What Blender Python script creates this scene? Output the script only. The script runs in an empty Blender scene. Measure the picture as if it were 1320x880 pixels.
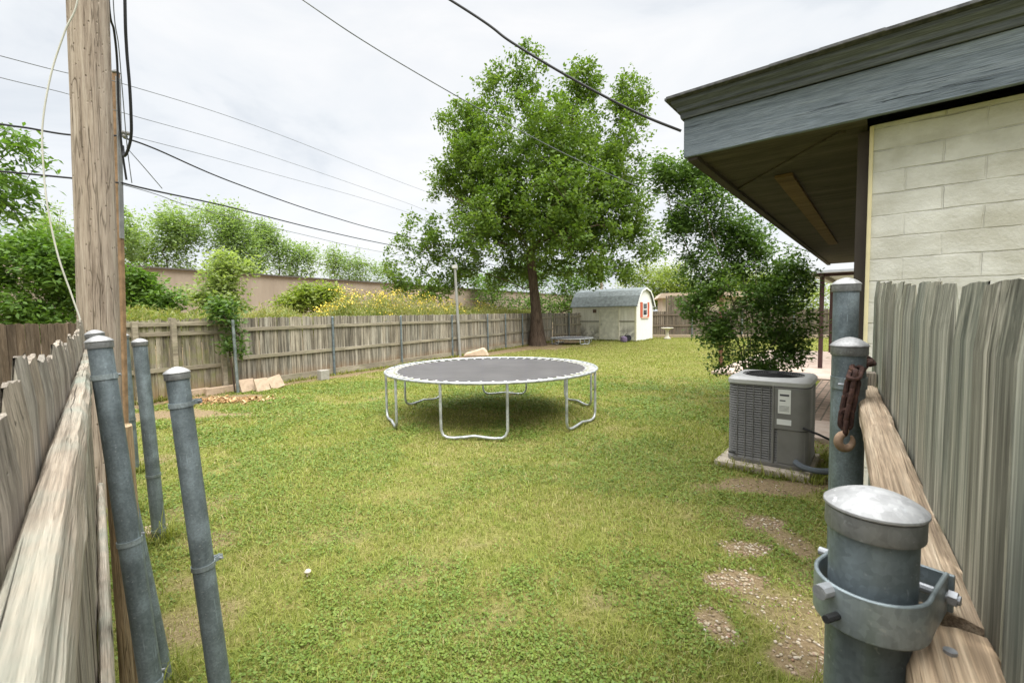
import bpy, bmesh, math, random
import numpy as np
from mathutils import Vector, Matrix, Quaternion

R = math.radians
scene = bpy.context.scene
COL = scene.collection

# ------------------------------------------------------------------ camera
EYE = 1.65
FPX = 1320 * 16.0 / 36.0            # focal length in photo pixels
PITCH, ROLL = R(3.5), 0.015
cam_d = bpy.data.cameras.new('camera')
cam = bpy.data.objects.new('camera', cam_d)
COL.objects.link(cam)
cam_d.lens = 16.0
cam_d.sensor_width = 36.0
cam_d.clip_start = 0.01
cam_d.clip_end = 2000
_f = Vector((0, math.cos(PITCH), -math.sin(PITCH)))
_u0 = Vector((0, math.sin(PITCH), math.cos(PITCH)))
_x0 = Vector((1, 0, 0))
_r = _x0 * math.cos(ROLL) - _u0 * math.sin(ROLL)
_u = _x0 * math.sin(ROLL) + _u0 * math.cos(ROLL)
m3 = Matrix((_r, _u, -_f)).transposed()
cam.matrix_world = Matrix.Translation((0, 0, EYE)) @ m3.to_4x4()
scene.camera = cam
cam_d.dof.use_dof = True
cam_d.dof.focus_distance = 6.0
cam_d.dof.aperture_fstop = 16.0

# ------------------------------------------------------------------ world and sun
SUN_EL, SUN_AZ = R(54), R(152)      # azimuth clockwise from +Y
world = bpy.data.worlds.new('World')
scene.world = world
world.use_nodes = True
wt = world.node_tree
wt.nodes.clear()
w_out = wt.nodes.new('ShaderNodeOutputWorld')
sky = wt.nodes.new('ShaderNodeTexSky')
sky.sky_type = 'NISHITA'
sky.sun_disc = False
sky.sun_elevation = SUN_EL
sky.sun_rotation = SUN_AZ
bg_sky = wt.nodes.new('ShaderNodeBackground')
bg_sky.inputs['Strength'].default_value = 0.10
wt.links.new(sky.outputs[0], bg_sky.inputs['Color'])
tc = wt.nodes.new('ShaderNodeTexCoord')
mp = wt.nodes.new('ShaderNodeMapping')
mp.inputs['Scale'].default_value = (1.0, 1.0, 2.6)
wt.links.new(tc.outputs['Generated'], mp.inputs['Vector'])
cn = wt.nodes.new('ShaderNodeTexNoise')
cn.inputs['Scale'].default_value = 2.2
cn.inputs['Detail'].default_value = 7
cn.inputs['Roughness'].default_value = 0.55
cn.inputs['Distortion'].default_value = 0.4
wt.links.new(mp.outputs[0], cn.inputs['Vector'])
cr = wt.nodes.new('ShaderNodeValToRGB')
cr.color_ramp.elements[0].position = 0.28
cr.color_ramp.elements[0].color = (0.68, 0.73, 0.79, 1)
cr.color_ramp.elements[1].position = 0.62
cr.color_ramp.elements[1].color = (1.0, 1.0, 1.0, 1)
e = cr.color_ramp.elements.new(0.45)
e.color = (0.90, 0.925, 0.95, 1)
wt.links.new(cn.outputs['Fac'], cr.inputs['Fac'])
# an overcast sky is brighter towards the zenith
sx = wt.nodes.new('ShaderNodeSeparateXYZ')
wt.links.new(tc.outputs['Generated'], sx.inputs[0])
mr = wt.nodes.new('ShaderNodeMapRange')
mr.inputs['From Min'].default_value = 0.58
mr.inputs['From Max'].default_value = 0.95
mr.inputs['To Min'].default_value = 0.345
mr.inputs['To Max'].default_value = 2.3
wt.links.new(sx.outputs['Z'], mr.inputs['Value'])
bg_cl = wt.nodes.new('ShaderNodeBackground')
wt.links.new(cr.outputs[0], bg_cl.inputs['Color'])
wt.links.new(mr.outputs[0], bg_cl.inputs['Strength'])
mx = wt.nodes.new('ShaderNodeMixShader')
mx.inputs[0].default_value = 0.95
wt.links.new(bg_sky.outputs[0], mx.inputs[1])
wt.links.new(bg_cl.outputs[0], mx.inputs[2])
wt.links.new(mx.outputs[0], w_out.inputs['Surface'])

sun_d = bpy.data.lights.new('sun', 'SUN')
sun_d.energy = 1.15
sun_d.angle = R(35)
sun_d.color = (1.0, 0.95, 0.87)
sun = bpy.data.objects.new('sun', sun_d)
COL.objects.link(sun)
sdir = Vector((math.sin(SUN_AZ) * math.cos(SUN_EL), math.cos(SUN_AZ) * math.cos(SUN_EL), math.sin(SUN_EL)))
sun.rotation_euler = sdir.to_track_quat('Z', 'Y').to_euler()
sun.location = sdir * 40

vs = scene.view_settings
vs.view_transform = 'Standard'
vs.look = 'None'
vs.gamma = 1
vs.use_curve_mapping = False
vs.exposure = 1.55
scene.cycles.use_denoising = True
scene.cycles.max_bounces = 8
scene.cycles.diffuse_bounces = 4
scene.cycles.transparent_max_bounces = 8

rng = np.random.default_rng(7)
random.seed(7)

# ------------------------------------------------------------------ helpers
def ray(px, py):
    return (_f + _r * ((px - 660) / FPX) + _u * ((440 - py) / FPX))

def P(px, py, Y):
    d = ray(px, py)
    return Vector((0, 0, EYE)) + d * (Y / d.y)

def G(px, py, z=0.0):
    d = ray(px, py)
    return Vector((0, 0, EYE)) + d * ((z - EYE) / d.z)

def tag(o, label=None, cat=None, group=None, kind=None):
    if label: o['label'] = label
    if cat: o['category'] = cat
    if group: o['group'] = group
    if kind: o['kind'] = kind
    return o

def empty(name, loc=(0, 0, 0), rotz=0.0, label=None, cat=None, group=None):
    o = bpy.data.objects.new(name, None)
    COL.objects.link(o)
    o.location = loc
    o.rotation_euler = (0, 0, rotz)
    o.empty_display_size = 0.1
    return tag(o, label, cat, group)

def copy_thing(root, loc=None, rotz=None, scale=None, label=None):
    c = root.copy(); COL.objects.link(c)
    if loc is not None: c.location = loc
    if rotz is not None: c.rotation_euler = (0, 0, rotz)
    if scale is not None: c.scale = scale
    if label: c['label'] = label
    for ch in list(root.children):
        d = ch.copy(); COL.objects.link(d); d.parent = c
        for g in list(ch.children):
            h = g.copy(); COL.objects.link(h); h.parent = d
    return c

class MB:
    def __init__(s):
        s.v = []; s.f = []
    def add(s, vs, fs):
        n = len(s.v)
        s.v += [tuple(p) for p in vs]
        s.f += [tuple(i + n for i in f) for f in fs]
        return s
    def box(s, c, d, M=None):
        x, y, z = d[0] / 2, d[1] / 2, d[2] / 2
        vs = [Vector((a, b, g)) for g in (-z, z) for b in (-y, y) for a in (-x, x)]
        if M is not None: vs = [M @ p for p in vs]
        vs = [p + Vector(c) for p in vs]
        return s.add(vs, [(0, 2, 3, 1), (4, 5, 7, 6), (0, 1, 5, 4), (1, 3, 7, 5), (3, 2, 6, 7), (2, 0, 4, 6)])
    def prism(s, poly, y0, y1, M=None):
        """poly in the xz plane, extruded from y0 to y1"""
        n = len(poly)
        vs = [Vector((p[0], y0, p[1])) for p in poly] + [Vector((p[0], y1, p[1])) for p in poly]
        if M is not None: vs = [M @ p for p in vs]
        fs = [tuple(range(n)), tuple(range(2 * n - 1, n - 1, -1))]
        fs += [(i, i + n, (i + 1) % n + n, (i + 1) % n) for i in range(n)]
        return s.add(vs, fs)
    def tube(s, pts, rad, n=8, cap=True, closed=False):
        pts = [Vector(p) for p in pts]
        m = len(pts)
        if not hasattr(rad, '__len__'): rad = [rad] * m
        up = None; vs = []
        for i in range(m):
            if closed: t = pts[(i + 1) % m] - pts[i - 1]
            else: t = pts[min(i + 1, m - 1)] - pts[max(i - 1, 0)]
            if t.length < 1e-9: t = Vector((0, 0, 1))
            t.normalize()
            if up is None:
                a = Vector((0, 0, 1)) if abs(t.z) < 0.9 else Vector((1, 0, 0))
                up = (a - t * a.dot(t)).normalized()
            else:
                up = up - t * up.dot(t)
                if up.length < 1e-6:
                    a = Vector((0, 0, 1)) if abs(t.z) < 0.9 else Vector((1, 0, 0))
                    up = a - t * a.dot(t)
                up.normalize()
            b = t.cross(up)
            for k in range(n):
                an = 2 * math.pi * k / n
                vs.append(pts[i] + (up * math.cos(an) + b * math.sin(an)) * rad[i])
        fs = []
        for i in range(m if closed else m - 1):
            j = (i + 1) % m
            for k in range(n):
                l = (k + 1) % n
                fs.append((i * n + k, i * n + l, j * n + l, j * n + k))
        if cap and not closed:
            fs.append(tuple(range(n - 1, -1, -1)))
            fs.append(tuple((m - 1) * n + k for k in range(n)))
        return s.add(vs, fs)
    def lathe(s, prof, c=(0, 0, 0), n=24):
        c = Vector(c); vs = []; fs = []
        m = len(prof)
        for r, z in prof:
            for k in range(n):
                a = 2 * math.pi * k / n
                vs.append(c + Vector((r * math.cos(a), r * math.sin(a), z)))
        for i in range(m - 1):
            for k in range(n):
                l = (k + 1) % n
                fs.append((i * n + k, i * n + l, (i + 1) * n + l, (i + 1) * n + k))
        if prof[0][0] > 1e-5: fs.append(tuple(range(n - 1, -1, -1)))
        if prof[-1][0] > 1e-5: fs.append(tuple((m - 1) * n + k for k in range(n)))
        return s.add(vs, fs)
    def build(s, name, mat, parent=None, smooth=False, bevel=0.0, seg=2):
        me = bpy.data.meshes.new(name)
        me.from_pydata(s.v, [], s.f)
        bm = bmesh.new(); bm.from_mesh(me)
        bmesh.ops.remove_doubles(bm, verts=bm.verts, dist=1e-6)
        bmesh.ops.recalc_face_normals(bm, faces=bm.faces)
        bm.to_mesh(me); bm.free()
        me.materials.append(mat)
        o = bpy.data.objects.new(name, me)
        COL.objects.link(o)
        if parent is not None: o.parent = parent
        if smooth:
            me.polygons.foreach_set('use_smooth', [True] * len(me.polygons))
            try: me.set_sharp_from_angle(angle=R(40))
            except Exception: pass
        if bevel > 0:
            b = o.modifiers.new('bevel', 'BEVEL')
            b.width = bevel; b.segments = seg; b.limit_method = 'ANGLE'; b.angle_limit = R(35)
        return o

def mesh_np(name, V, F, mat, parent=None, attrs=None, smooth=False):
    me = bpy.data.meshes.new(name)
    V = np.asarray(V, np.float32); F = np.asarray(F, np.int32)
    me.vertices.add(len(V)); me.vertices.foreach_set('co', V.ravel())
    k = F.shape[1]
    me.loops.add(F.size); me.loops.foreach_set('vertex_index', F.ravel())
    me.polygons.add(len(F))
    me.polygons.foreach_set('loop_start', np.arange(0, F.size, k, dtype=np.int32))
    me.polygons.foreach_set('loop_total', np.full(len(F), k, np.int32))
    if smooth: me.polygons.foreach_set('use_smooth', np.ones(len(F), bool))
    me.update(calc_edges=True); me.validate()
    if attrs:
        for an, av in attrs.items():
            a = me.attributes.new(an, 'FLOAT', 'POINT')
            a.data.foreach_set('value', np.asarray(av, np.float32))
    me.materials.append(mat)
    o = bpy.data.objects.new(name, me); COL.objects.link(o)
    if parent is not None: o.parent = parent
    return o

def _hash(ix, iy, seed):
    h = (ix.astype(np.int64) * 374761393 + iy.astype(np.int64) * 668265263 + seed * 974711) & 0x7fffffff
    h = ((h ^ (h >> 13)) * 1274126177) & 0x7fffffff
    return ((h ^ (h >> 16)) & 0xffff) / 65535.0

def vnoise(x, y, seed=0):
    x = np.asarray(x, float); y = np.asarray(y, float)
    ix = np.floor(x); iy = np.floor(y); fx = x - ix; fy = y - iy
    fx = fx * fx * (3 - 2 * fx); fy = fy * fy * (3 - 2 * fy)
    a = _hash(ix, iy, seed); b = _hash(ix + 1, iy, seed); c = _hash(ix, iy + 1, seed); d = _hash(ix + 1, iy + 1, seed)
    return (a * (1 - fx) + b * fx) * (1 - fy) + (c * (1 - fx) + d * fx) * fy

def fbm(x, y, seed=0, octv=4):
    s = 0; a = 0.5; t = 0
    for i in range(octv):
        s = s + a * vnoise(np.asarray(x) * 2 ** i, np.asarray(y) * 2 ** i, seed + i * 17); t += a; a *= 0.5
    return s / t

# ------------------------------------------------------------------ materials
class NT:
    def __init__(s, name, rough=0.8, spec=0.3):
        s.m = bpy.data.materials.new(name); s.m.use_nodes = True
        s.t = s.m.node_tree
        s.b = s.t.nodes['Principled BSDF']; s.out = s.t.nodes['Material Output']
        s.b.inputs['Roughness'].default_value = rough
        s.b.inputs['Specular IOR Level'].default_value = spec
    def n(s, typ, **kw):
        nd = s.t.nodes.new(typ)
        for k, v in kw.items():
            if k.startswith('_'): setattr(nd, k[1:], v)
            else:
                key = k.replace('__', ' ')
                s.put(nd.inputs[key], v)
        return nd
    def put(s, inp, v):
        if isinstance(v, bpy.types.NodeSocket): s.t.links.new(v, inp)
        elif hasattr(v, '__len__') and len(v) == 3 and inp.type == 'RGBA': inp.default_value = (*v, 1)
        else: inp.default_value = v
    def coord(s, scale=(1, 1, 1), kind='Object', off=None):
        t = s.n('ShaderNodeTexCoord')
        v = t.outputs[kind]
        if off is not None:
            a = s.n('ShaderNodeVectorMath', _operation='ADD')
            s.put(a.inputs[0], v); s.put(a.inputs[1], off); v = a.outputs[0]
        m = s.n('ShaderNodeMapping', Scale=scale)
        s.put(m.inputs['Vector'], v)
        return m.outputs[0]
    def noise(s, vec, scale, detail=4, rough=0.55, dist=0.0):
        return s.n('ShaderNodeTexNoise', Vector=vec, Scale=scale, Detail=detail, Roughness=rough, Distortion=dist).outputs['Fac']
    def ramp(s, fac, stops, interp='LINEAR'):
        r = s.n('ShaderNodeValToRGB'); s.put(r.inputs['Fac'], fac)
        cr = r.color_ramp; cr.interpolation = interp
        while len(cr.elements) < len(stops): cr.elements.new(0.5)
        for el, (p, c) in zip(cr.elements, stops):
            el.position = p
            el.color = (*c, 1) if hasattr(c, '__len__') else (c, c, c, 1)
        return r.outputs['Color']
    def mix(s, fac, a, b, mode='MIX'):
        x = s.n('ShaderNodeMix', _data_type='RGBA', _blend_type=mode)
        s.put(x.inputs[0], fac)
        s.put(x.inputs[6], a); s.put(x.inputs[7], b)
        return x.outputs[2]
    def math(s, op, a, b=0.0):
        x = s.n('ShaderNodeMath', _operation=op); s.put(x.inputs[0], a); s.put(x.inputs[1], b)
        return x.outputs[0]
    def island(s):
        return s.n('ShaderNodeNewGeometry').outputs['Random Per Island']
    def attr(s, name):
        return s.n('ShaderNodeAttribute', _attribute_name=name).outputs['Fac']
    def bump(s, h, strength=0.3, dist=0.01):
        b = s.n('ShaderNodeBump', Strength=strength, Distance=dist, Height=h)
        s.put(s.b.inputs['Normal'], b.outputs[0])
    def color(s, c): s.put(s.b.inputs['Base Color'], c); return s

def plain(name, c, rough=0.7, metal=0.0, spec=0.3, var=0.12, scale=6.0, bump=0.0):
    k = NT(name, rough, spec)
    k.b.inputs['Metallic'].default_value = metal
    v = k.coord()
    f = k.noise(v, scale, 6, 0.6)
    lo = [x * (1 - var) for x in c]; hi = [min(1, x * (1 + var)) for x in c]
    k.color(k.ramp(f, [(0.3, lo), (0.7, hi)]))
    if bump: k.bump(f, bump, 0.01)
    return k.m

def wood(name, dark, mid, light, axis='Z', fine=60.0, moss=None, moss_amt=0.0, bump=0.5, stain=0.5, low=None, crack=0.6, bw=0.45, ct=.14, grain=.035):
    """weathered timber: streaks along the grain, cracks, blotches, board to board variation"""
    k = NT(name, 0.88, 0.15)
    isl = k.island()
    off = k.n('ShaderNodeCombineXYZ')
    k.put(off.inputs[0], k.math('MULTIPLY', isl, 37.0)); k.put(off.inputs[1], k.math('MULTIPLY', isl, 91.0)); k.put(off.inputs[2], k.math('MULTIPLY', isl, 53.0))
    sc = [1, 1, 1]; sc['XYZ'.index(axis)] = grain
    v = k.coord(tuple(sc), off=off.outputs[0])
    v2 = k.coord((1, 1, 1), off=off.outputs[0])
    sc3 = [1, 1, 1]; sc3['XYZ'.index(axis)] = 0.2
    v3 = k.coord(tuple(sc3), off=off.outputs[0])
    broad = k.noise(v, fine, 3, 0.5, 0.2)
    thin = k.noise(v, fine * 4.2, 5, 0.7, 0.1)
    streak = k.math('ADD', k.math('MULTIPLY', broad, bw), k.math('MULTIPLY', thin, 1 - bw))
    fibre = k.noise(v, fine * 11, 3, 0.65)
    blotch = k.noise(v3, 7.0, 5, 0.6)
    c = k.ramp(streak, [(0.5 - ct, dark), (0.5, mid), (0.5 + ct, light)])
    c = k.mix(stain, c, k.ramp(blotch, [(0.3, [x * 0.55 for x in mid]), (0.5, mid), (0.7, [min(1, x * 1.15) for x in light])]))
    c = k.mix(0.5, c, k.ramp(fibre, [(0.35, 0.22), (0.65, 0.8)]), 'OVERLAY')
    tint = k.ramp(isl, [(0.0, (0.62, 0.60, 0.58)), (0.3, (1.0, 0.96, 0.91)), (0.5, (0.78, 0.79, 0.78)), (0.75, (1.12, 1.09, 1.05)), (1.0, (0.9, 0.84, 0.76))])
    c = k.mix(1.0, c, tint, 'MULTIPLY')
    ck = k.noise(v, fine * 1.6, 2, 0.4, 0.6)
    ckm = k.ramp(ck, [(0.485, 0), (0.5, 1), (0.515, 0)])
    gate = k.ramp(k.noise(v3, 11, 2), [(0.52, 0), (0.62, 1)])
    ckm = k.math('MULTIPLY', ckm, gate)
    c = k.mix(k.math('MULTIPLY', ckm, crack), c, [x * 0.25 for x in dark])
    if moss is not None:
        mm = k.ramp(k.noise(v2, 3.0, 6, 0.65), [(0.45, 0), (0.68, 1)])
        c = k.mix(k.math('MULTIPLY', mm, moss_amt), c, moss)
    if low is not None:                 # rain-splash soil stain at the foot of the boards
        zc = k.n('ShaderNodeSeparateXYZ'); k.put(zc.inputs[0], k.coord())
        zz = k.math('ADD', zc.outputs['Z'], k.math('MULTIPLY', blotch, 0.35))
        lm = k.ramp(zz, [(0.22, 0.75), (0.55, 0.0)])
        c = k.mix(lm, c, low)
    k.color(c)
    h = k.math('ADD', streak, k.math('MULTIPLY', fibre, 0.4))
    h = k.math('SUBTRACT', h, k.math('MULTIPLY', ckm, 0.8))
    k.bump(h, bump, 0.005)
    return k.m

def metal_galv(name, c=(0.20, 0.235, 0.25), rough=0.5, rust=0.05):
    k = NT(name, rough, 0.4)
    k.b.inputs['Metallic'].default_value = 0.45
    v = k.coord()
    vs_ = k.coord((1, 1, 0.15))
    a = k.noise(vs_, 40, 5, 0.65)
    b = k.noise(v, 9, 6, 0.6)
    col = k.ramp(a, [(0.3, [x * 0.62 for x in c]), (0.7, [x * 1.35 for x in c])])
    col = k.mix(0.5, col, k.ramp(b, [(0.38, [x * 0.5 for x in c]), (0.62, [x * 1.45 for x in c])]))
    spg = k.n('ShaderNodeTexVoronoi', Vector=v, Scale=190.0)
    col = k.mix(0.16, col, k.ramp(spg.outputs['Color'], [(0.2, 0.15), (0.8, 0.85)]), 'OVERLAY')
    scr = k.ramp(k.noise(k.coord((1, 1, 0.03)), 150, 3, 0.5), [(0.64, 0), (0.68, 1)])
    col = k.mix(k.math('MULTIPLY', scr, k.ramp(k.noise(v, 14, 3), [(0.5, 0), (0.6, 0.45)])), col, [min(.8, x * 2.4) for x in c])
    rm = k.ramp(k.noise(v, 23, 6, 0.7), [(0.66, 0), (0.74, 1)])
    col = k.mix(k.math('MULTIPLY', rm, rust * 8), col, (0.16, 0.11, 0.07))
    sp = k.ramp(k.noise(v, 120, 2), [(0.66, 0), (0.72, 1)])
    col = k.mix(k.math('MULTIPLY', sp, 0.35), col, (0.45, 0.47, 0.48))
    k.color(col)
    k.put(k.b.inputs['Roughness'], k.ramp(b, [(0.3, rough - 0.12), (0.7, rough + 0.15)]))
    k.bump(a, 0.12, 0.002)
    return k.m

def leaf_mat(name, c0, c1, c2, trans=0.35):
    k = NT(name, 0.55, 0.35)
    isl = k.island()
    lo = k.noise(k.coord(), 0.9, 3)
    c = k.ramp(isl, [(0.0, c0), (0.5, c1), (1.0, c2)])
    c = k.mix(0.35, c, k.ramp(lo, [(0.35, c0), (0.65, c2)]))
    k.color(c)
    tr = k.n('ShaderNodeBsdfTranslucent')
    tcx = k.mix(1.0, c, (1.25, 1.35, 0.55), 'MULTIPLY')
    k.put(tr.inputs['Color'], tcx)
    mxs = k.n('ShaderNodeMixShader'); mxs.inputs[0].default_value = trans
    k.t.links.new(k.b.outputs[0], mxs.inputs[1]); k.t.links.new(tr.outputs[0], mxs.inputs[2])
    k.t.links.new(mxs.outputs[0], k.out.inputs['Surface'])
    return k.m

def bark_mat(name, dark, light, fine=14):
    k = NT(name, 0.9, 0.1)
    v = k.coord((1, 1, 0.16))
    a = k.noise(v, fine, 6, 0.65, 0.5)
    k.color(k.ramp(a, [(0.35, dark), (0.65, light)]))
    k.bump(a, 0.8, 0.03)
    return k.m

M = {}
M['picket_near'] = wood('weathered picket', (0.10, 0.085, 0.07), (0.27, 0.24, 0.20), (0.47, 0.43, 0.37), 'Z', 42, bump=0.9, stain=0.4, ct=.11)
M['rail_near'] = wood('sun bleached rail', (0.15, 0.12, 0.09), (0.38, 0.33, 0.265), (0.56, 0.515, 0.44), 'X', 34, moss=(0.27, 0.31, 0.26), moss_amt=0.7, grain=.02, ct=.12, bump=0.9, stain=0.4)
M['upright'] = wood('tan upright', (0.20, 0.14, 0.08), (0.48, 0.36, 0.22), (0.60, 0.49, 0.34), 'Z', 34, bump=0.8, stain=0.3)
M['picket_right'] = wood('grey green picket', (0.055, 0.053, 0.043), (0.25, 0.248, 0.20), (0.60, 0.58, 0.49), 'Z', 34, moss=(0.19, 0.23, 0.19), moss_amt=0.4, bump=0.8, stain=0.35, bw=0.42, ct=.10, grain=.02)
M['rail_right'] = wood('warm rail', (0.13, 0.09, 0.06), (0.40, 0.315, 0.225), (0.60, 0.51, 0.39), 'X', 36, grain=.018, ct=.12, bump=0.9, stain=0.35)
M['picket_b'] = wood('grey brown picket', (0.09, 0.08, 0.065), (0.255, 0.235, 0.195), (0.46, 0.43, 0.37), 'Z', 26, low=(0.25, 0.15, 0.07), stain=0.35, ct=.09, bw=.75)
M['picket_a'] = wood('mossy picket', (0.08, 0.073, 0.055), (0.23, 0.21, 0.165), (0.41, 0.38, 0.31), 'Z', 26, ct=.09, bw=.75, moss=(0.20, 0.21, 0.07), moss_amt=0.7, low=(0.24, 0.16, 0.08), stain=0.55)
M['rail_b'] = wood('fence rail', (0.12, 0.10, 0.07), (0.27, 0.245, 0.195), (0.41, 0.375, 0.305), 'X', 26, moss=(0.24, 0.25, 0.13), moss_amt=0.25)
M['picket_dark'] = wood('dark brown picket', (0.05, 0.04, 0.03), (0.125, 0.095, 0.07), (0.22, 0.175, 0.135), 'Z', 30, stain=0.5)
M['picket_back'] = wood('brown back picket', (0.075, 0.06, 0.05), (0.155, 0.13, 0.105), (0.23, 0.20, 0.165), 'Z', 30, stain=0.5)
M['rail_back'] = wood('brown back rail', (0.08, 0.065, 0.05), (0.17, 0.14, 0.11), (0.24, 0.21, 0.17), 'X', 26)
M['galv'] = metal_galv('galvanised pipe', (0.165, 0.20, 0.215), 0.5)
M['galv_cap'] = metal_galv('cast cap', (0.32, 0.32, 0.315), 0.58, 0.05)
M['collar'] = metal_galv('cap collar', (0.21, 0.215, 0.21), 0.5, 0.06)
M['galv_band'] = metal_galv('galvanised strap', (0.24, 0.28, 0.29), 0.42, 0.03)
M['zinc'] = metal_galv('zinc tube', (0.44, 0.46, 0.46), 0.4, 0.02)
M['bolt'] = metal_galv('bolt steel', (0.30, 0.31, 0.32), 0.4, 0.08)

# ------------------------------------------------------------------ plan of the plot (world metres)
FA0, FA1 = G(150, 524), G(306, 502)              # mossy fence, its far end
FB1 = G(712, 440)                                # end of the long fence at the back corner
def line_side(ax, ay, bx, by, x, y):             # >0 left of a->b, in metres
    dx, dy = bx - ax, by - ay
    L = math.hypot(dx, dy)
    return (dx * (y - ay) - dy * (x - ax)) / L

HD = Vector((0.633, 0.774, 0)).normalized()      # along the house
HG = Vector((HD.y, -HD.x, 0))                    # across the house, to the right
SOFFIT = EYE + 0.95
def atz(px, py, z):
    d = ray(px, py); return Vector((0, 0, EYE)) + d * ((z - EYE) / d.z)
EAVE = atz(881, 203, SOFFIT)                     # outer eave corner
WALLC = atz(1123, 162, SOFFIT)                   # wall corner under the soffit
ov_e = (WALLC - EAVE).dot(HG); ov_g = (WALLC - EAVE).dot(HD)
HLEN = 8.6; HWID = 9.0
WC = Vector((WALLC.x, WALLC.y, 0))

# soil patches: pixel, radius across, radius deep, strength, gravel share
PATCH = [(985, 672, .15, .11, .85, 1), (960, 705, .23, .14, .95, 1), (946, 745, .21, .14, .95, 1), (921, 802, .11, .17, .95, 1),
         (1035, 845, .18, .16, .9, .6), (1030, 705, .13, .4, .75, .25), (1010, 625, .75, .22, .75, .15), (1045, 600, .5, .5, .8, .2), (1050, 570, .7, .8, .6, .1),
         (205, 535, 1.3, .45, .9, .0), (290, 512, .8, .3, .8, 0), (180, 600, .3, .5, .5, 0), (250, 655, .25, .25, .45, 0), (270, 690, .3, .2, .5, 0), (235, 800, .35, .35, .5, 0),
         (440, 690, .35, .2, .35, 0), (560, 720, .3, .2, .3, 0), (620, 800, .3, .2, .35, 0), (880, 520, .5, .7, .25, 0), (690, 447, 2.2, 1.8, .8, 0), (760, 445, 1.5, .8, .35, 0),
         (300, 640, .2, .12, .4, 0), (520, 640, .35, .25, .25, 0), (250, 745, .18, .12, .5, 0), (1010, 780, .3, .3, .55, .3)]
PW = [(G(a, b), rx, ry, s, g) for a, b, rx, ry, s, g in PATCH]

def soil_map(x, y):
    x = np.asarray(x, float); y = np.asarray(y, float)
    wob = (fbm(x * 3.1, y * 3.1, 5, 4) - .5)
    s = np.clip((fbm(x * 0.55, y * 0.55, 11, 5) - 0.62) * 2.0, 0, .25) + np.clip((fbm(x * 2.2, y * 2.2, 31, 4) - 0.63) * 3.0, 0, .4)
    g = np.zeros_like(s)
    for c, rx, ry, st, gv in PW:
        d = np.sqrt(((x - c.x) / rx) ** 2 + ((y - c.y) / ry) ** 2) + wob * 1.3
        k = np.clip((1.15 - d) / 0.45, 0, 1)
        s = np.maximum(s, k * st); g = np.maximum(g, k * gv)
    # bare strip along the long fence
    for a, b in ((FA0, FA1), (FA1, FB1)):
        dd = -((b.x - a.x) * (y - a.y) - (b.y - a.y) * (x - a.x)) / math.hypot(b.x - a.x, b.y - a.y)
        s = np.maximum(s, np.clip((0.55 - dd + wob * .6) / 0.35, 0, 1) * .85)
    return np.clip(s, 0, 1), g

def relief(x, y):
    d = np.sqrt(np.asarray(x) ** 2 + np.asarray(y) ** 2)
    k = np.clip(1.4 - d / 26.0, 0, 1)
    return ((fbm(np.asarray(x) * .6, np.asarray(y) * .6, 3, 3) - .5) * 0.05 + (fbm(np.asarray(x) * 4, np.asarray(y) * 4, 9, 2) - .5) * 0.012) * k - 0.012

# ------------------------------------------------------------------ ground sheet
def ground():
    xs = np.concatenate([[-600, -200, -80, -40, -22], np.arange(-13, 14.01, .11), [22, 40, 80, 200, 600]])
    ys = np.concatenate([[-200, -60, -20, -6, -2], np.arange(-.5, 12, .09), np.arange(12, 33, .22), [40, 60, 100, 250, 900]])
    X, Y = np.meshgrid(xs, ys)
    Z = relief(X, Y)
    s, g = soil_map(X, Y)
    V = np.stack([X, Y, Z], -1).reshape(-1, 3)
    ny, nx = X.shape
    i = np.arange(ny - 1)[:, None] * nx + np.arange(nx - 1)[None, :]
    F = np.stack([i, i + 1, i + nx + 1, i + nx], -1).reshape(-1, 4)
    k = NT('lawn soil', 0.95, 0.05)
    v = k.coord()
    n1 = k.noise(v, 55, 5, 0.7); n2 = k.noise(v, 4.5, 5, 0.6); n3 = k.noise(v, 0.7, 4, 0.6)
    thatch = k.ramp(n1, [(0.3, (0.11, 0.095, 0.03)), (0.5, (0.20, 0.18, 0.06)), (0.7, (0.30, 0.26, 0.11))])
    green = k.ramp(n1, [(0.3, (0.08, 0.11, 0.018)), (0.7, (0.18, 0.215, 0.045))])
    base = k.mix(k.ramp(n2, [(0.38, 0.15), (0.65, 0.95)]), thatch, green)
    base = k.mix(k.ramp(n3, [(0.4, 0), (0.7, .5)]), base, thatch)
    soil = k.ramp(n1, [(0.28, (0.13, 0.092, 0.05)), (0.55, (0.24, 0.18, 0.105)), (0.75, (0.35, 0.285, 0.185))])
    sm = k.attr('soil')
    sm = k.ramp(k.math('ADD', sm, k.math('MULTIPLY', k.math('SUBTRACT', n2, 0.5), 0.5)), [(0.25, 0), (0.62, 1)])
    k.color(k.mix(sm, base, soil))
    k.bump(n1, 0.7, 0.02)
    o = mesh_np('ground', V, F, k.m, attrs={'soil': s.ravel(), 'gravel': g.ravel()}, smooth=True)
    tag(o, kind='structure')
ground()

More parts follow.
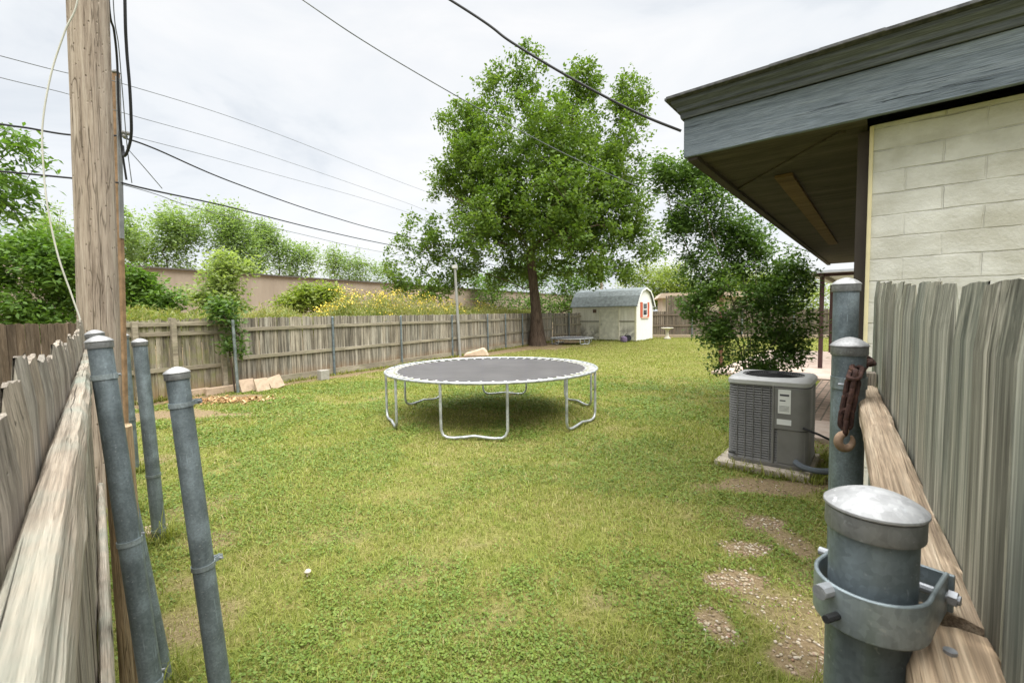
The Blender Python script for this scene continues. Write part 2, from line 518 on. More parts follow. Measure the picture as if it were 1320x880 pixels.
# patio, slab and brick path in front of the house door
k = NT('patio concrete', 0.9, 0.1)
n1 = k.noise(k.coord(), 2.5, 6, .65); n2 = k.noise(k.coord(), 60, 4, .6)
k.color(k.mix(.3, k.ramp(n1, [(.3, (.36, .27, .22)), (.7, (.50, .41, .34))]), k.ramp(n2, [(.3, .25), (.7, .6)]), 'OVERLAY')); k.bump(n2, .3, .004)
M['patio'] = k.m
k = NT('path bricks', 0.9, 0.1)
br = k.n('ShaderNodeTexBrick', Vector=k.coord(), Color1=(.30, .215, .16), Color2=(.22, .165, .125), Mortar=(.12, .10, .075), Scale=1.0)
br.inputs['Brick Width'].default_value = .24; br.inputs['Row Height'].default_value = .12; br.inputs['Mortar Size'].default_value = .012
k.color(k.mix(.5, br.outputs['Color'], k.ramp(k.noise(k.coord(), 9, 5), [(.3, .25), (.7, .65)]), 'OVERLAY')); k.bump(br.outputs['Fac'], -.5, .01)
M['path'] = k.m
def floor_patch(name, p0, along, a0, a1, c0, c1, z, th, mat):
    ang = math.atan2(along.y, along.x)
    mb = MB().box(((a0 + a1) / 2, (c0 + c1) / 2, z - th / 2), (a1 - a0, c1 - c0, th))
    o = mb.build(name, mat, None, bevel=.008)
    o.location = (p0.x, p0.y, 0); o.rotation_euler = (0, 0, ang)
    return tag(o, kind='structure')
# local x along the house, local y to the left (towards the lawn)
floor_patch('patio', WC, HD, 9.4, 17.5, -.5, 3.4, .06, .16, M['patio'])
floor_patch('brick_path', WC, HD, 4.75, 9.38, -.02, 1.0, .03, .12, M['path'])
floor_patch('step_slab', WC, HD, 3.65, 4.72, -.02, .95, .05, .14, M['patio'])

# ------------------------------------------------------------------ house
k = NT('painted brick', 0.75, 0.25)
v = k.coord()
mapb = k.n('ShaderNodeMapping', Rotation=(R(90), 0, 0)); k.put(mapb.inputs['Vector'], v)
cx_ = k.n('ShaderNodeSeparateXYZ'); k.put(cx_.inputs[0], v)
cc = k.n('ShaderNodeCombineXYZ'); k.put(cc.inputs[0], k.math('ADD', cx_.outputs[0], cx_.outputs[1])); k.put(cc.inputs[1], cx_.outputs[2])
wv = k.noise(v, 5, 3)
wob = k.n('ShaderNodeVectorMath', _operation='ADD')
wc2 = k.n('ShaderNodeCombineXYZ'); k.put(wc2.inputs[1], k.math('MULTIPLY', k.math('SUBTRACT', wv, .5), .016)); k.put(wc2.inputs[0], k.math('MULTIPLY', k.math('SUBTRACT', k.noise(v, 9, 2), .5), .02))
k.put(wob.inputs[0], cc.outputs[0]); k.put(wob.inputs[1], wc2.outputs[0])
brk = k.n('ShaderNodeTexBrick', Vector=wob.outputs[0], Scale=1.0)
brk.inputs['Brick Width'].default_value = .285; brk.inputs['Row Height'].default_value = .112; brk.inputs['Mortar Size'].default_value = .005; brk.inputs['Mortar Smooth'].default_value = .6
nb = k.noise(v, 6, 6, .6); ng = k.noise(v, 70, 4, .6)
col = k.ramp(nb, [(.3, (.46, .45, .40)), (.7, (.62, .61, .565))])
row = k.n('ShaderNodeTexBrick', Vector=wob.outputs[0], Scale=1.0)
row.inputs['Brick Width'].default_value = 60; row.inputs['Row Height'].default_value = .112; row.inputs['Mortar Size'].default_value = .0045; row.inputs['Mortar Smooth'].default_value = .5
jfac = k.math('MAXIMUM', row.outputs['Fac'], k.math('MULTIPLY', brk.outputs['Fac'], .5))
jg = k.ramp(k.noise(v, 5.5, 4, .6), [(.42, .0), (.66, .85)]); jf = k.math('MULTIPLY', jfac, jg)
col = k.mix(k.math('MULTIPLY', jf, .55), col, (.22, .20, .16))
pit = k.ramp(k.noise(v, 17, 3, .5), [(.72, 0), (.76, 1)])
col = k.mix(k.math('MULTIPLY', pit, .6), col, (.22, .20, .15))
gr = k.ramp(k.noise(k.coord((1, 1, 2.0)), 3.1, 6, .7), [(.45, 0), (.68, .7)])
col = k.mix(gr, col, (.38, .36, .29))
k.color(col)
hb = k.math('SUBTRACT', k.math('ADD', k.math('MULTIPLY', nb, .5), k.math('MULTIPLY', ng, .25)), k.math('MULTIPLY', k.math('MULTIPLY', jfac, k.math('ADD', jg, .2)), .7))
k.bump(hb, 1.0, .011)
M['brick'] = k.m
M['fascia'] = wood('blue grey painted fascia', (.09, .115, .145), (.155, .19, .23), (.205, .245, .285), 'X', 30, bump=.9, stain=.3, crack=.9)
M['mould'] = wood('dark grey moulding', (.06, .07, .082), (.11, .125, .14), (.16, .18, .20), 'X', 24, bump=.4, stain=.3)
M['soffit'] = wood('dark brown soffit', (.045, .038, .03), (.08, .068, .053), (.11, .095, .075), 'X', 20, bump=.3, stain=.5)
M['soffit_stain'] = wood('stained board', (.08, .055, .03), (.135, .092, .05), (.18, .125, .072), 'X', 20, bump=.4)
M['dark_trim'] = plain('dark brown trim', (.05, .04, .032), .8)
M['lit_edge'] = plain('cream lit edge', (.60, .53, .33), .7)  # light on the wall corner put into a pale yellowish colour
k = NT('asphalt shingle', .95, .05)
n1 = k.noise(k.coord(), 30, 5); k.color(k.ramp(n1, [(.3, (.07, .07, .075)), (.7, (.15, .15, .155))])); k.bump(n1, .6, .01)
M['shingle'] = k.m

hang = math.atan2(HG.y, HG.x)
# local frame: origin at wall corner on the ground, x across the house to the right, y along the house
house = empty('house', WC, hang, 'low house with white painted brick wall and wide blue grey eaves on the right', 'house')
mb = MB()
mb.box((HWID / 2, HLEN / 2, SOFFIT / 2 + .0), (HWID, HLEN, SOFFIT - .004))
mb.build('wall', M['brick'], house)
MB().box((-.028, .05, (SOFFIT - .01) / 2), (.055, .045, SOFFIT - .02)).build('corner_board', M['dark_trim'], house, bevel=.004)
MB().box((.004, -.005, SOFFIT / 2), (.018, .016, SOFFIT - .012)).build('lit_edge_strip', M['lit_edge'], house, bevel=.004)  # added thin strip, coloured as the lit edge of the wall corner
# eaves: soffit sheet outside the walls
e0, e1 = -ov_e, HWID + ov_e
g0, g1 = -ov_g, HLEN + ov_g
sof = MB()
sof.box(((e0 + 0) / 2, (g0 + g1) / 2, SOFFIT + .006), (ov_e - .03, g1 - g0 - .06, .012))
sof.box((HWID / 2, g0 / 2, SOFFIT + .05), (HWID, ov_g - .03, .012))
sof.build('soffit', M['soffit'], house)
# hip seam batten and a stained board under the eave
def strip(a, b, w, z, th):
    a, b = Vector((*a, 0)), Vector((*b, 0)); d = (b - a)
    mbx = MB(); ang = math.atan2(d.y, d.x)
    mbx.box(((a.x + b.x) / 2, (a.y + b.y) / 2, z), (d.length, w, th), Matrix.Rotation(ang, 3, 'Z'))
    return mbx
def tolocal(p):
    q = p - WC; return (q.dot(HG), q.dot(HD))
strip(tolocal(atz(953, 243, SOFFIT)), (-.12, -.02), .035, SOFFIT - .006, .01).build('seam_batten', M['soffit'], house)
a_, b_ = tolocal(atz(1010, 224, SOFFIT)), tolocal(atz(1074, 313, SOFFIT))
strip(a_, b_, .11, SOFFIT - .012, .022).build('stained_board', M['soffit_stain'], house, bevel=.003)
strip((e0 + .05, g0 + .02), (e0 + .05, g1), .055, SOFFIT - .012, .024).build('eave_strip', M['dark_trim'], house)
# fascia boards: front (towards camera) and side
FH = .225
fx = MB(); n = 60
def wavy_board(x0, x1, y, z0, z1, th, seed):
    mbx = MB(); vs_ = []; N_ = 70
    for i in range(N_ + 1):
        x = x0 + (x1 - x0) * i / N_
        w0 = (float(fbm(x * 2.1, seed, 3)) - .5) * .012; w1 = (float(fbm(x * 2.1, seed + 5, 4)) - .5) * .006
        wy = (float(fbm(x * 1.3, seed + 9, 6)) - .5) * .008
        vs_ += [(x, y + wy, z0 + w0), (x, y + wy, z1 + w1), (x, y + th, z1 + w1), (x, y + th, z0 + w0)]
    fs_ = [(0, 1, 2, 3), (4 * N_, 4 * N_ + 3, 4 * N_ + 2, 4 * N_ + 1)]
    for i in range(N_):
        for a in range(4):
            b = (a + 1) % 4
            fs_.append((4 * i + a, 4 * (i + 1) + a, 4 * (i + 1) + b, 4 * i + b))
    return mbx.add(vs_, fs_)
wavy_board(e0, e1, g0, SOFFIT - .004, SOFFIT + FH, .03, 3).build('fascia', M['fascia'], house, bevel=.004)
side = wavy_board(0, g1 - g0, 0, SOFFIT - .002, SOFFIT + FH, .03, 8).build('fascia', M['fascia'], house, bevel=.004)
side.location = (e0 + .001, g0 + .032, 0); side.rotation_euler = (0, 0, R(90))
side.location.x += .03
# crown moulding profile running along front and side
prof = [(0, 0), (-.012, 0), (-.016, .014), (-.016, .036), (-.03, .042), (-.034, .066), (-.05, .08), (-.058, .088), (-.058, .108), (0, .108)]
mo = MB()
def sweep(mbx, prof, p0, p1, outdir, z, m0, m1):
    p0, p1, outdir = Vector(p0), Vector(p1), Vector(outdir); d = (p1 - p0).normalized()
    n_ = len(prof)
    a = [p0 + outdir * (-o) + d * (m0 * (-o)) + Vector((0, 0, z + h)) for o, h in prof]
    b = [p1 + outdir * (-o) + d * (m1 * (-o)) + Vector((0, 0, z + h)) for o, h in prof]
    mbx.add(a + b, [tuple(range(n_)), tuple(range(2 * n_ - 1, n_ - 1, -1))] + [(i, i + n_, (i + 1) % n_ + n_, (i + 1) % n_) for i in range(n_)])
sweep(mo, prof, (e0, g0, 0), (e1, g0, 0), (0, -1, 0), SOFFIT + FH + .002, -1, 1)
sweep(mo, prof, (e0, g0, 0), (e0, g1, 0), (-1, 0, 0), SOFFIT + FH + .002, -1, 1)
mo.build('crown_moulding', M['mould'], house, bevel=.002)
# low hip roof with a rough shingle edge
zr = SOFFIT + FH + .112
ro = MB(); o_ = .075
A = (e0 - o_, g0 - o_, zr); B = (e1 + o_, g0 - o_, zr); C = (e1 + o_, g1 + o_, zr); D = (e0 - o_, g1 + o_, zr)
hh = 1.15
E_ = ((e0 + e1) / 2, g0 + 3.9, zr + hh); F_ = ((e0 + e1) / 2, g1 - 3.9, zr + hh)
ro.add([A, B, C, D, E_, F_], [(0, 1, 4), (1, 2, 5, 4), (2, 3, 5), (3, 0, 4, 5), (3, 2, 1, 0)])
ed = random.Random(3)
x = e0 - o_
while x < e1:
    w = ed.uniform(.22, .36)
    ro.box((x + w / 2, g0 - o_ + .02 - ed.uniform(0, .014), zr + .009 + ed.uniform(0, .003)), (w + .004, .06, .014))
    x += w
y = g0 - o_
while y < g1:
    w = ed.uniform(.22, .36)
    ro.box((e0 - o_ + .02 - ed.uniform(0, .014), y + w / 2, zr + .0105 + ed.uniform(0, .003)), (.06, w + .004, .014))
    y += w
ro.build('roof', M['shingle'], house)

# ------------------------------------------------------------------ fences
def picket_poly(w, h, rg, ncol=4, rag=.012, slant=0.0, lean=0.0, taper=0.0):
    top = []
    for i in range(ncol + 1):
        t = i / ncol
        z = h + rg.uniform(-rag, rag) + slant * (t - .5)
        top.append(((t - .5) * w * (1 - taper), z))
    top[0] = (top[0][0] + w * rg.uniform(0, .05), top[0][1] - rag * rg.uniform(0, 1)); top[-1] = (top[-1][0] - w * rg.uniform(0, .05), top[-1][1] - rag * rg.uniform(0, 1))
    pts = [(-w / 2, 0)] + [(w / 2, 0)] + [(p[0] + lean * p[1], p[1]) for p in reversed(top)]
    return pts

def make_fence(name, p0, p1, label, mats, h=1.62, hj=.02, pw=.118, gap=.006, rails=(.32, .88, 1.42), rail_side=-1, posts=None, post_mat=None,
               kick=False, rag=.010, seed=1, group=None, post_kind='steel', z0=.03, hfun=None):
    d = Vector((p1.x - p0.x, p1.y - p0.y, 0)); L = d.length
    rg = random.Random(seed)
    root = empty(name, (p0.x, p0.y, 0), math.atan2(d.y, d.x), label, 'fence', group)
    pm = MB(); x = 0
    while x < L:
        w = pw * rg.uniform(.9, 1.06)
        hh_ = (hfun(x) if hfun else h) + rg.uniform(-hj, hj)
        poly = picket_poly(w - gap, hh_, rg, 4, rag, rg.uniform(-.02, .02), rg.uniform(-.006, .006))
        yo = rg.uniform(-.004, .004)
        pm.prism([(px_ + x + w / 2, pz + z0) for px_, pz in poly], yo, yo + .018)
        x += w
    pm.build('pickets', mats[0], root)
    for rz in rails:
        rm = MB(); xs_ = 0
        while xs_ < L:
            xe = min(L, xs_ + 2.45 * rg.uniform(.95, 1.02))
            z_a, z_b = rz + rg.uniform(-.012, .012), rz + rg.uniform(-.012, .012)
            yc = rail_side * .024 + (.009 if rail_side > 0 else .0)
            ang = math.atan2(z_b - z_a, xe - xs_)
            rm.box(((xs_ + xe) / 2, yc + (0.009 if rail_side > 0 else -.0), (z_a + z_b) / 2), (xe - xs_ - .004, .038, .085), Matrix.Rotation(-ang, 3, 'Y'))
            xs_ = xe
        rm.build('rail', mats[1], root, bevel=.004)
    if kick:
        MB().box((L / 2, rail_side * .03, .11), (L, .03, .17)).build('kickboard', mats[1], root, bevel=.004)
    for q in (posts or []):
        pz = h + q[1] if len(q) > 1 else h - .06
        mp_ = MB()
        if post_kind == 'steel':
            mp_.lathe([(.033, -.05), (.033, pz), (.036, pz), (.036, pz + .02), (.02, pz + .04), (0, pz + .045)], (q[0], rail_side * .085, 0), 12)
            po = mp_.build('post', post_mat or M['galv'], root, smooth=True)
            po.rotation_euler = (0, 0, 0)
        else:
            mp_.box((q[0], rail_side * .092, pz / 2), (.09, .09, pz))
            mp_.build('post', post_mat or mats[1], root, bevel=.006)
    return root

# long fence on the left: a mossy section, then the grey-brown run to the back corner
def along(p0, p1, px):           # distance along the fence where the photo column px meets it
    d = (p1 - p0); d.z = 0; L = d.length; d.normalize()
    r_ = ray(px, 440)
    # p0 + d t = r s
    det = d.x * (-r_.y) + r_.x * d.y
    t = ((-p0.x) * (-r_.y) + r_.x * (-p0.y)) / det
    return t
la = (FA1 - FA0).length
make_fence('board_fence', FA0, FA1, 'mossy green streaked board fence left of the leaning steel post, behind the utility pole', (M['picket_a'], M['rail_b']), h=1.60, hj=.03,
           rails=(.62, 1.34, 1.54), posts=[(along(FA0, FA1, 172), .0), (along(FA0, FA1, 222), .06), (along(FA0, FA1, 285), -.75)], post_kind='wood', post_mat=M['rail_b'], rag=.02, seed=4)
lb = (FB1 - FA1).length
pB = [along(FA1, FB1, q) for q in (427, 515, 581, 627, 650, 672, 690)]
make_fence('board_fence', FA1, FB1, 'long weathered grey brown board fence with steel posts running back past the big tree', (M['picket_b'], M['rail_b']), h=1.62, hj=.012,
           rails=(.72, 1.38), posts=[(t, -.02) for t in pB if 0 < t < lb], kick=True, seed=9)
# dark fence further left, behind the near fence
FD0 = P(-330, 480, 4.6); FD1 = Vector((FA0.x - .06, FA0.y - .05, 0))
make_fence('board_fence', FD0, FD1, 'dark brown board fence at the far left under the green thicket', (M['picket_dark'], M['picket_dark']), h=1.57, hj=.015, rails=(), seed=12)
# back fences
BC = FB1 + Vector((.04, .04, 0))
BK1 = P(742, 436, 27.6)
make_fence('board_fence', BC, Vector((BK1.x + 1.2, BK1.y + .35, 0)), 'short grey board fence between the big tree and the shed', (M['picket_b'], M['rail_b']), h=1.60, rails=(.4, .95, 1.42), posts=[(1.1, 0)], seed=14)
BR0 = P(838, 435, 29.2); BR1 = P(1105, 440, 25.5)
make_fence('board_fence', BR0, BR1, 'brown board fence across the back of the yard behind the bird bath', (M['picket_back'], M['rail_back']), h=1.62, hj=.01, rails=(.75, 1.42), posts=[(2.5, -.02), (5.3, -.02), (8.0, -.02), (10.6, -.02)], kick=False, seed=15)
kb = (BR1 - BR0); kb.z = 0
bed = MB().box((kb.length / 2, -.35, .09), (kb.length, .22, .2)).build('garden_edging', plain('edging timber', (.34, .27, .2), .85), None, bevel=.01)
bed.location = (BR0.x, BR0.y, 0); bed.rotation_euler = (0, 0, math.atan2(kb.y, kb.x))
tag(bed, 'low tan timber edging along the foot of the back fence', 'edging')
NB0 = P(858, 420, 34.0); NB1 = P(903, 420, 33.0)
make_fence('board_fence', Vector((NB0.x, NB0.y, 0)), Vector((NB1.x, NB1.y, 0)), 'taller grey brown neighbour fence seen above the back fence beside the shed', (M['picket_back'], M['rail_back']), h=2.75, hj=.005, rails=(), seed=17)

# --- near fence on the left, seen along its rail
LD = Vector((-.674, .738, 0)).normalized()
KL = -.0775
LF0 = Vector((KL - .913 * (-.05), -.05, 0))
Llen = (3.25 + .05) * math.hypot(1, .913)
near = empty('picket_fence', LF0, math.atan2(LD.y, LD.x), 'ragged weathered picket fence with a split rail close on the left', 'fence')
# local x along, local y to the left of travel = away from the yard; pickets at y 0..0.02, rail at y<0
def ragged_picket(mbx, x, w, h, th, y, rg, rag, ncol=9):
    """a board with an eroded top: columns across and rows up, faces worn into grooves"""
    nr = 26
    zs = [h * (1 - (1 - i / nr) ** 1.0) for i in range(nr + 1)]
    sd = rg.randint(0, 9999)
    tops = [h + (float(fbm(i * .45, sd, 2, 2)) - .5) * rag * 3.0 + rg.uniform(-1, 1) * rag * .18 for i in range(ncol + 1)]
    ca, cb = rg.uniform(.2, 1.0), rg.uniform(.2, 1.0)
    for i in range(ncol + 1):
        t = i / ncol
        tops[i] -= rag * (ca * max(0, 1 - t * 2.2) ** 2.2 + cb * max(0, 1 - (1 - t) * 2.2) ** 2.2)
    edge0 = rg.uniform(-.004, .004)
    front = []; back = []
    for j in range(nr + 1):
        for i in range(ncol + 1):
            t = i / ncol
            z = zs[j] / h * tops[i]
            e_ = (float(fbm(z * 6, sd + i * .0 + 3, 5, 3)) - .5) * .004
            xx = x + (t - .5) * w + e_ * (1 if t > .5 else -1) * abs(2 * t - 1)
            gv = (float(fbm(t * 9, z * 1.4 + sd, 7, 3)) - .5) * .0025
            rnd = .004 * (abs(2 * t - 1) ** 6)
            topw = .006 * max(0, (z / h - .97) / .03)
            front.append((xx, y + gv + rnd + topw, z)); back.append((xx, y + th - rnd - topw, z))
    nC = ncol + 1; off = len(front)
    fs_ = []
    for j in range(nr):
        for i in range(ncol):
            a = j * nC + i
            fs_.append((a, a + 1, a + nC + 1, a + nC)); fs_.append((a + off, a + nC + off, a + nC + 1 + off, a + 1 + off))
        a = j * nC
        fs_.append((a, a + nC, a + nC + off, a + off)); a = j * nC + ncol
        fs_.append((a, a + off, a + nC + off, a + nC))
    for i in range(ncol):
        a = nr * nC + i
        fs_.append((a, a + 1, a + 1 + off, a + off)); fs_.append((i, i + off, i + 1 + off, i + 1))
    mbx.add(front + back, fs_)

rg = random.Random(21)
pk = MB(); x = 0.0
ztop = EYE - .058
while x < Llen:
    w = rg.uniform(.115, .145)
    hloc = ztop + rg.choice((-.020, -.008, 0, .004, .010)) + rg.uniform(-.004, .004)
    if 3.2 < x < 4.2: hloc += .05
    ragged_picket(pk, x + w / 2, w - rg.uniform(.006, .014), hloc - .04, .019, rg.uniform(-.003, .004), rg, .006)
    x += w
o = pk.build('pickets', M['picket_near'], near, smooth=True); o.location = (0, 0, .04)

def beam(L, w, h, seed, amp=.004, nL=120, nP=7, droop=0.0, r=.006):
    """weathered sawn beam, x along, grooves run with the grain"""
    sect = []
    for a, b in (((-w / 2, -h / 2), (w / 2, -h / 2)), ((w / 2, -h / 2), (w / 2, h / 2)), ((w / 2, h / 2), (-w / 2, h / 2)), ((-w / 2, h / 2), (-w / 2, -h / 2))):
        for i in range(nP):
            t = i / nP
            sect.append((a[0] + (b[0] - a[0]) * t, a[1] + (b[1] - a[1]) * t))
    n = len(sect); vs_ = []; mbx = MB()
    for i in range(nL + 1):
        x = L * i / nL
        for j, (yy, zz) in enumerate(sect):
            c = max(0, abs(yy) / (w / 2) + abs(zz) / (h / 2) - 1.55) / .45
            g_ = (float(fbm(j * .83 + seed * 3.3, x * 3.0, seed, 3)) - .5) * amp * 2 + (float(fbm(j * 2.1 + seed, x * 11, seed + 3, 2)) - .5) * amp
            kx = 1 - c * r / (w / 2) + g_ / (w / 2); kz = 1 - c * r / (h / 2) + g_ / (h / 2)
            vs_.append((x, yy * kx, zz * kz - droop * math.sin(math.pi * x / L)))
    fs_ = [tuple(range(n)), tuple(nL * n + k for k in range(n - 1, -1, -1))]
    for i in range(nL):
        for j in range(n):
            l = (j + 1) % n
            fs_.append((i * n + j, (i + 1) * n + j, (i + 1) * n + l, i * n + l))
    mbx.add(vs_, fs_)
    return mbx
rb = beam(Llen - .15, .036, .09, 3, .003, 220, 9)
o = rb.build('rail', M['rail_near'], near, smooth=True); o.location = (0.02, -.0185, EYE - .162 - .045)
rb = beam(Llen - .15, .040, .09, 5, .003, 100)
o = rb.build('rail', M['rail_near'], near, smooth=True); o.location = (0.02, -.024, .45)
# 4x4 upright under the rail, on the yard side
ux = (1.62 + .05) * 1.354
o = beam(1.27, .085, .085, 6, .003, 60).build('upright', M['upright'], near, smooth=True)
o.rotation_euler = (0, R(-90), 0); o.location = (ux, -.098, -.02)
# reuse: its grain runs along its own x axis
o.data.materials.clear(); M['upright'] = wood('tan upright grain', (.20, .14, .08), (.48, .36, .22), (.60, .49, .34), 'X', 34, bump=.8, stain=.3); o.data.materials.append(M['upright'])

# --- near fence on the right
RD = Vector((.586, .81, 0)).normalized()
KR = .132
RF0 = Vector((KR + .724 * (-.1), -.1, 0))
Rlen = (1.95 + .1) * 1.235
right = empty('picket_fence', RF0, math.atan2(RD.y, RD.x), 'grey green picket fence panel with flat rail along the house on the right', 'fence')
rg = random.Random(33)
pk = MB(); x = 0
def rtop(x):
    Y = -.1 + x / 1.235
    return EYE + np.interp(Y, [.2, .4, .7, 1.2, 1.95], [.016, .022, .034, .062, .112])
while x < Rlen - .02:
    w = min(rg.uniform(.125, .15), Rlen - x)
    ragged_picket(pk, x + w / 2, w - rg.uniform(.004, .012), float(rtop(x + w / 2)) - .04 + rg.uniform(-.004, .004), .019, -.02 + rg.choice((-.007, -.002, .003)), rg, .0015)
    x += w
o = pk.build('pickets', M['picket_right'], right, smooth=True); o.location = (0, 0, .04)
# rail lies on the yard side (local y > 0), two lengths meeting at a joint
jx = (.37 + .1) * 1.235
yr = .028
o = beam((1.56 + .1) * 1.235 - jx - .004, .062, .05, 11, .003, 120, r=.005).build('rail', M['rail_right'], right, smooth=True)
o.location = (jx, yr, EYE - .27 - .024)
o = beam(jx - .01, .064, .05, 12, .003, 60, r=.005).build('rail', M['rail_right'], right, smooth=True)
o.location = (0.0, yr - .003, EYE - .27 - .031)
o = beam(Rlen - .06, .06, .05, 13, .003, 60).build('rail', M['rail_right'], right, smooth=True); o.location = (0.02, yr, .40)
# block at the end of the rail
MB().box(((1.60 + .1) * 1.235 + .03, yr - .005, EYE - .255), (.05, .045, .05)).build('end_block', M['picket_near'], right, bevel=.004)
# a knot with a nail in the near rail
MB().tube([(0, 0, 0), (0, 0, .004)], .0045, 10).build('nail', M['bolt'], right).location = (jx - .05, yr + .002, EYE - .27 - .007)

# ------------------------------------------------------------------ steel posts
def steel_post(base, top, r, label, clamps=(), cap_r=1.12, n=32, group='galvanised pipe posts with domed caps', cap_h=.3, tail_ang=0.0, big=False):
    base, top = Vector(base), Vector(top)
    ax = top - base; L = ax.length
    root = empty('steel_post', base, 0, label, 'post', group)
    root.rotation_mode = 'QUATERNION'
    root.rotation_quaternion = ax.to_track_quat('Z', 'Y')
    MB().lathe([(r, -.08), (r, L - r * .3)], n=n).build('pipe', M['galv'], root, smooth=True)
    R_ = r * cap_r
    lip = r * .62
    MB().lathe([(r * 1.002, L - lip), (R_ * .985, L - lip), (R_, L - lip + .0015), (R_, L - .001), (r * .9, L - .001)], n=n).build('collar', M['collar'], root, smooth=True)
    dome = [(R_ * .9, L - .0005), (R_ * 1.02, L), (R_ * 1.045, L + .0012), (R_ * 1.04, L + .003)]
    hc = r * cap_h * 2
    for i in range(1, 9):
        t = i / 8
        dome.append((R_ * 1.03 * (1 - t ** 1.25), L + .003 + hc * (1 - (1 - t) ** 1.55)))
    MB().lathe(dome, n=n).build('cap', M['galv_cap'], root, smooth=True)
    for z, wd in clamps:
        c_ = MB()
        ro_, ri = r * 1.09, r * 1.005
        c_.lathe([(ri, L - z - wd / 2), (ro_, L - z - wd / 2), (ro_, L - z + wd / 2), (ri, L - z + wd / 2)], n=n)
        q = Matrix.Rotation(tail_ang, 3, 'Z')
        for s in (-1, 1):
            c_.box(q @ Vector((ro_ + .013, s * .006, L - z)), (.034, .004, wd), q)
        co = c_.build('clamp', M['galv_band'], root, smooth=True)
        b_ = MB()
        b_.tube([q @ Vector((ro_ + .018, -.022, L - z)), q @ Vector((ro_ + .018, .024, L - z))], .004, 8)
        b_.tube([q @ Vector((ro_ + .018, .010, L - z)), q @ Vector((ro_ + .018, .017, L - z))], .008, 6)
        b_.build('bolt', M['bolt'], co)
    return root

def post_px(top, bot, Y, r, label, clamps=(), tail=0.0, **kw):
    """top and a lower point given in the photo, post stands in its own vertical plane at depth Y"""
    t = P(top[0], top[1], Y); b = P(bot[0], bot[1], Y)
    d = (b - t); g_ = t + d * (t.z / (t.z - b.z))
    return steel_post(g_, t, r, label, clamps, tail_ang=tail, **kw)
post_px((128, 441), (195, 880), 1.37, .0295, 'leaning galvanised pipe post against the left fence rail', [(.105, .016), (.62, .016), (1.08, .016)], tail=R(200))
post_px((228, 481), (283, 880), 1.50, .0325, 'leaning galvanised pipe post standing free in the lawn, nearest of the left posts', [(.105, .016), (.66, .016)], tail=R(160))
post_px((180, 441), (207, 703), 3.35, .044, 'thinner looking galvanised pipe post right beside the utility pole', [(1.0, .02), (1.42, .02)], tail=R(200))
post_px((158, 433), (173, 610), 4.85, .050, 'galvanised pipe post half hidden between the utility pole and the next post', [(.9, .02)], tail=R(200))
post_px((122, 431), (128, 460), 2.0, .030, 'small capped pipe post peeking out behind the left rail end', [], tail=R(200))
# right side
NPY = .383
pn = post_px((1127, 654), (1117, 880), NPY, .0312, 'big galvanised pipe post in the right foreground with worn dome cap', [], n=64, cap_h=.22)
# strap clamp of the nearest post, a loop with two flat tails to the rail
def strap_clamp(post, r, zc, hgt, ang):
    q = Matrix.Rotation(ang, 3, 'Z'); th = .0035
    path = []
    R2 = r + .006
    for x_ in (r + .030, r + .012, r * .6): path.append((x_, -R2 * .98))
    for i in range(25):
        a = -math.pi / 2 - math.pi * i / 24
        path.append((R2 * 1.05 * math.cos(a) - .002, R2 * math.sin(a)))
    for x_ in (r * .6, r + .012, r + .030): path.append((x_, R2 * .98))
    mbx = MB(); m_ = len(path); vs_ = []
    for i, p in enumerate(path):
        a = Vector((*path[max(i - 1, 0)], 0)); b = Vector((*path[min(i + 1, m_ - 1)], 0)); t = (b - a).normalized(); nn = Vector((-t.y, t.x, 0))
        p = Vector((*p, 0))
        for s, z_ in ((0, -1), (1, -1), (1, 1), (0, 1)):
            vs_.append(q @ (p - nn * th * s * -1 + Vector((0, 0, zc + z_ * hgt / 2))))
    fs_ = [(0, 1, 2, 3), (4 * m_ - 1, 4 * m_ - 2, 4 * m_ - 3, 4 * m_ - 4)]
    for i in range(m_ - 1):
        for a in range(4):
            b = (a + 1) % 4
            fs_.append((4 * i + a, 4 * i + b, 4 * (i + 1) + b, 4 * (i + 1) + a))
    mbx.add(vs_, fs_)
    co = mbx.build('clamp', M['galv_band'], post, smooth=True, bevel=.0012)
    b_ = MB()
    b_.tube([q @ Vector((r + .021, -R2 - .012, zc)), q @ Vector((r + .021, R2 + .02, zc))], .0042, 10)
    b_.tube([q @ Vector((r + .021, -R2 - .010, zc)), q @ Vector((r + .021, -R2 - .004, zc))], .0065, 6)
    b_.build('bolt', M['bolt'], co)
    p_ = MB()
    p_.box(q @ Vector((r + .033, 0, zc - .004)), (.004, R2 * 2 + .012, hgt * 1.08), q)
    p_.build('plate', M['galv_band'], co, bevel=.001)
    # hinge pin stub on the far left side
    s_ = MB()
    s_.tube([q @ Vector((-R2 - .001, .018, zc + .012)), q @ Vector((-R2 - .014, .022, zc + .012))], .006, 10)
    s_.build('bolt', M['bolt'], co)
    s_ = MB()
    s_.tube([q @ Vector((-R2 - .001, .010, zc - .006)), q @ Vector((-R2 - .022, .014, zc - .004))], .0032, 8)
    s_.build('pin', plain('dark pin', (.02, .02, .02), .5), co)
    return co
gang = math.atan2(-RD.x, RD.y) + 0.0
qz = pn.rotation_quaternion.to_matrix().to_euler()
zn_top = P(1127, 654, NPY).z
Ln = zn_top
strap_clamp(pn, .0312, Ln - .079, .036, math.atan2(-.80, .60))
pm_ = post_px((1095, 446), (1091, 610), 1.38, .0425, 'middle galvanised pipe post with the rusty chain, at the rail end', [(.11, .035)], tail=math.atan2(HG.y, HG.x))
pf_ = post_px((1091, 367), (1088, 480), 1.80, .0425, 'tallest galvanised pipe post, under the house eave', [], tail=0)

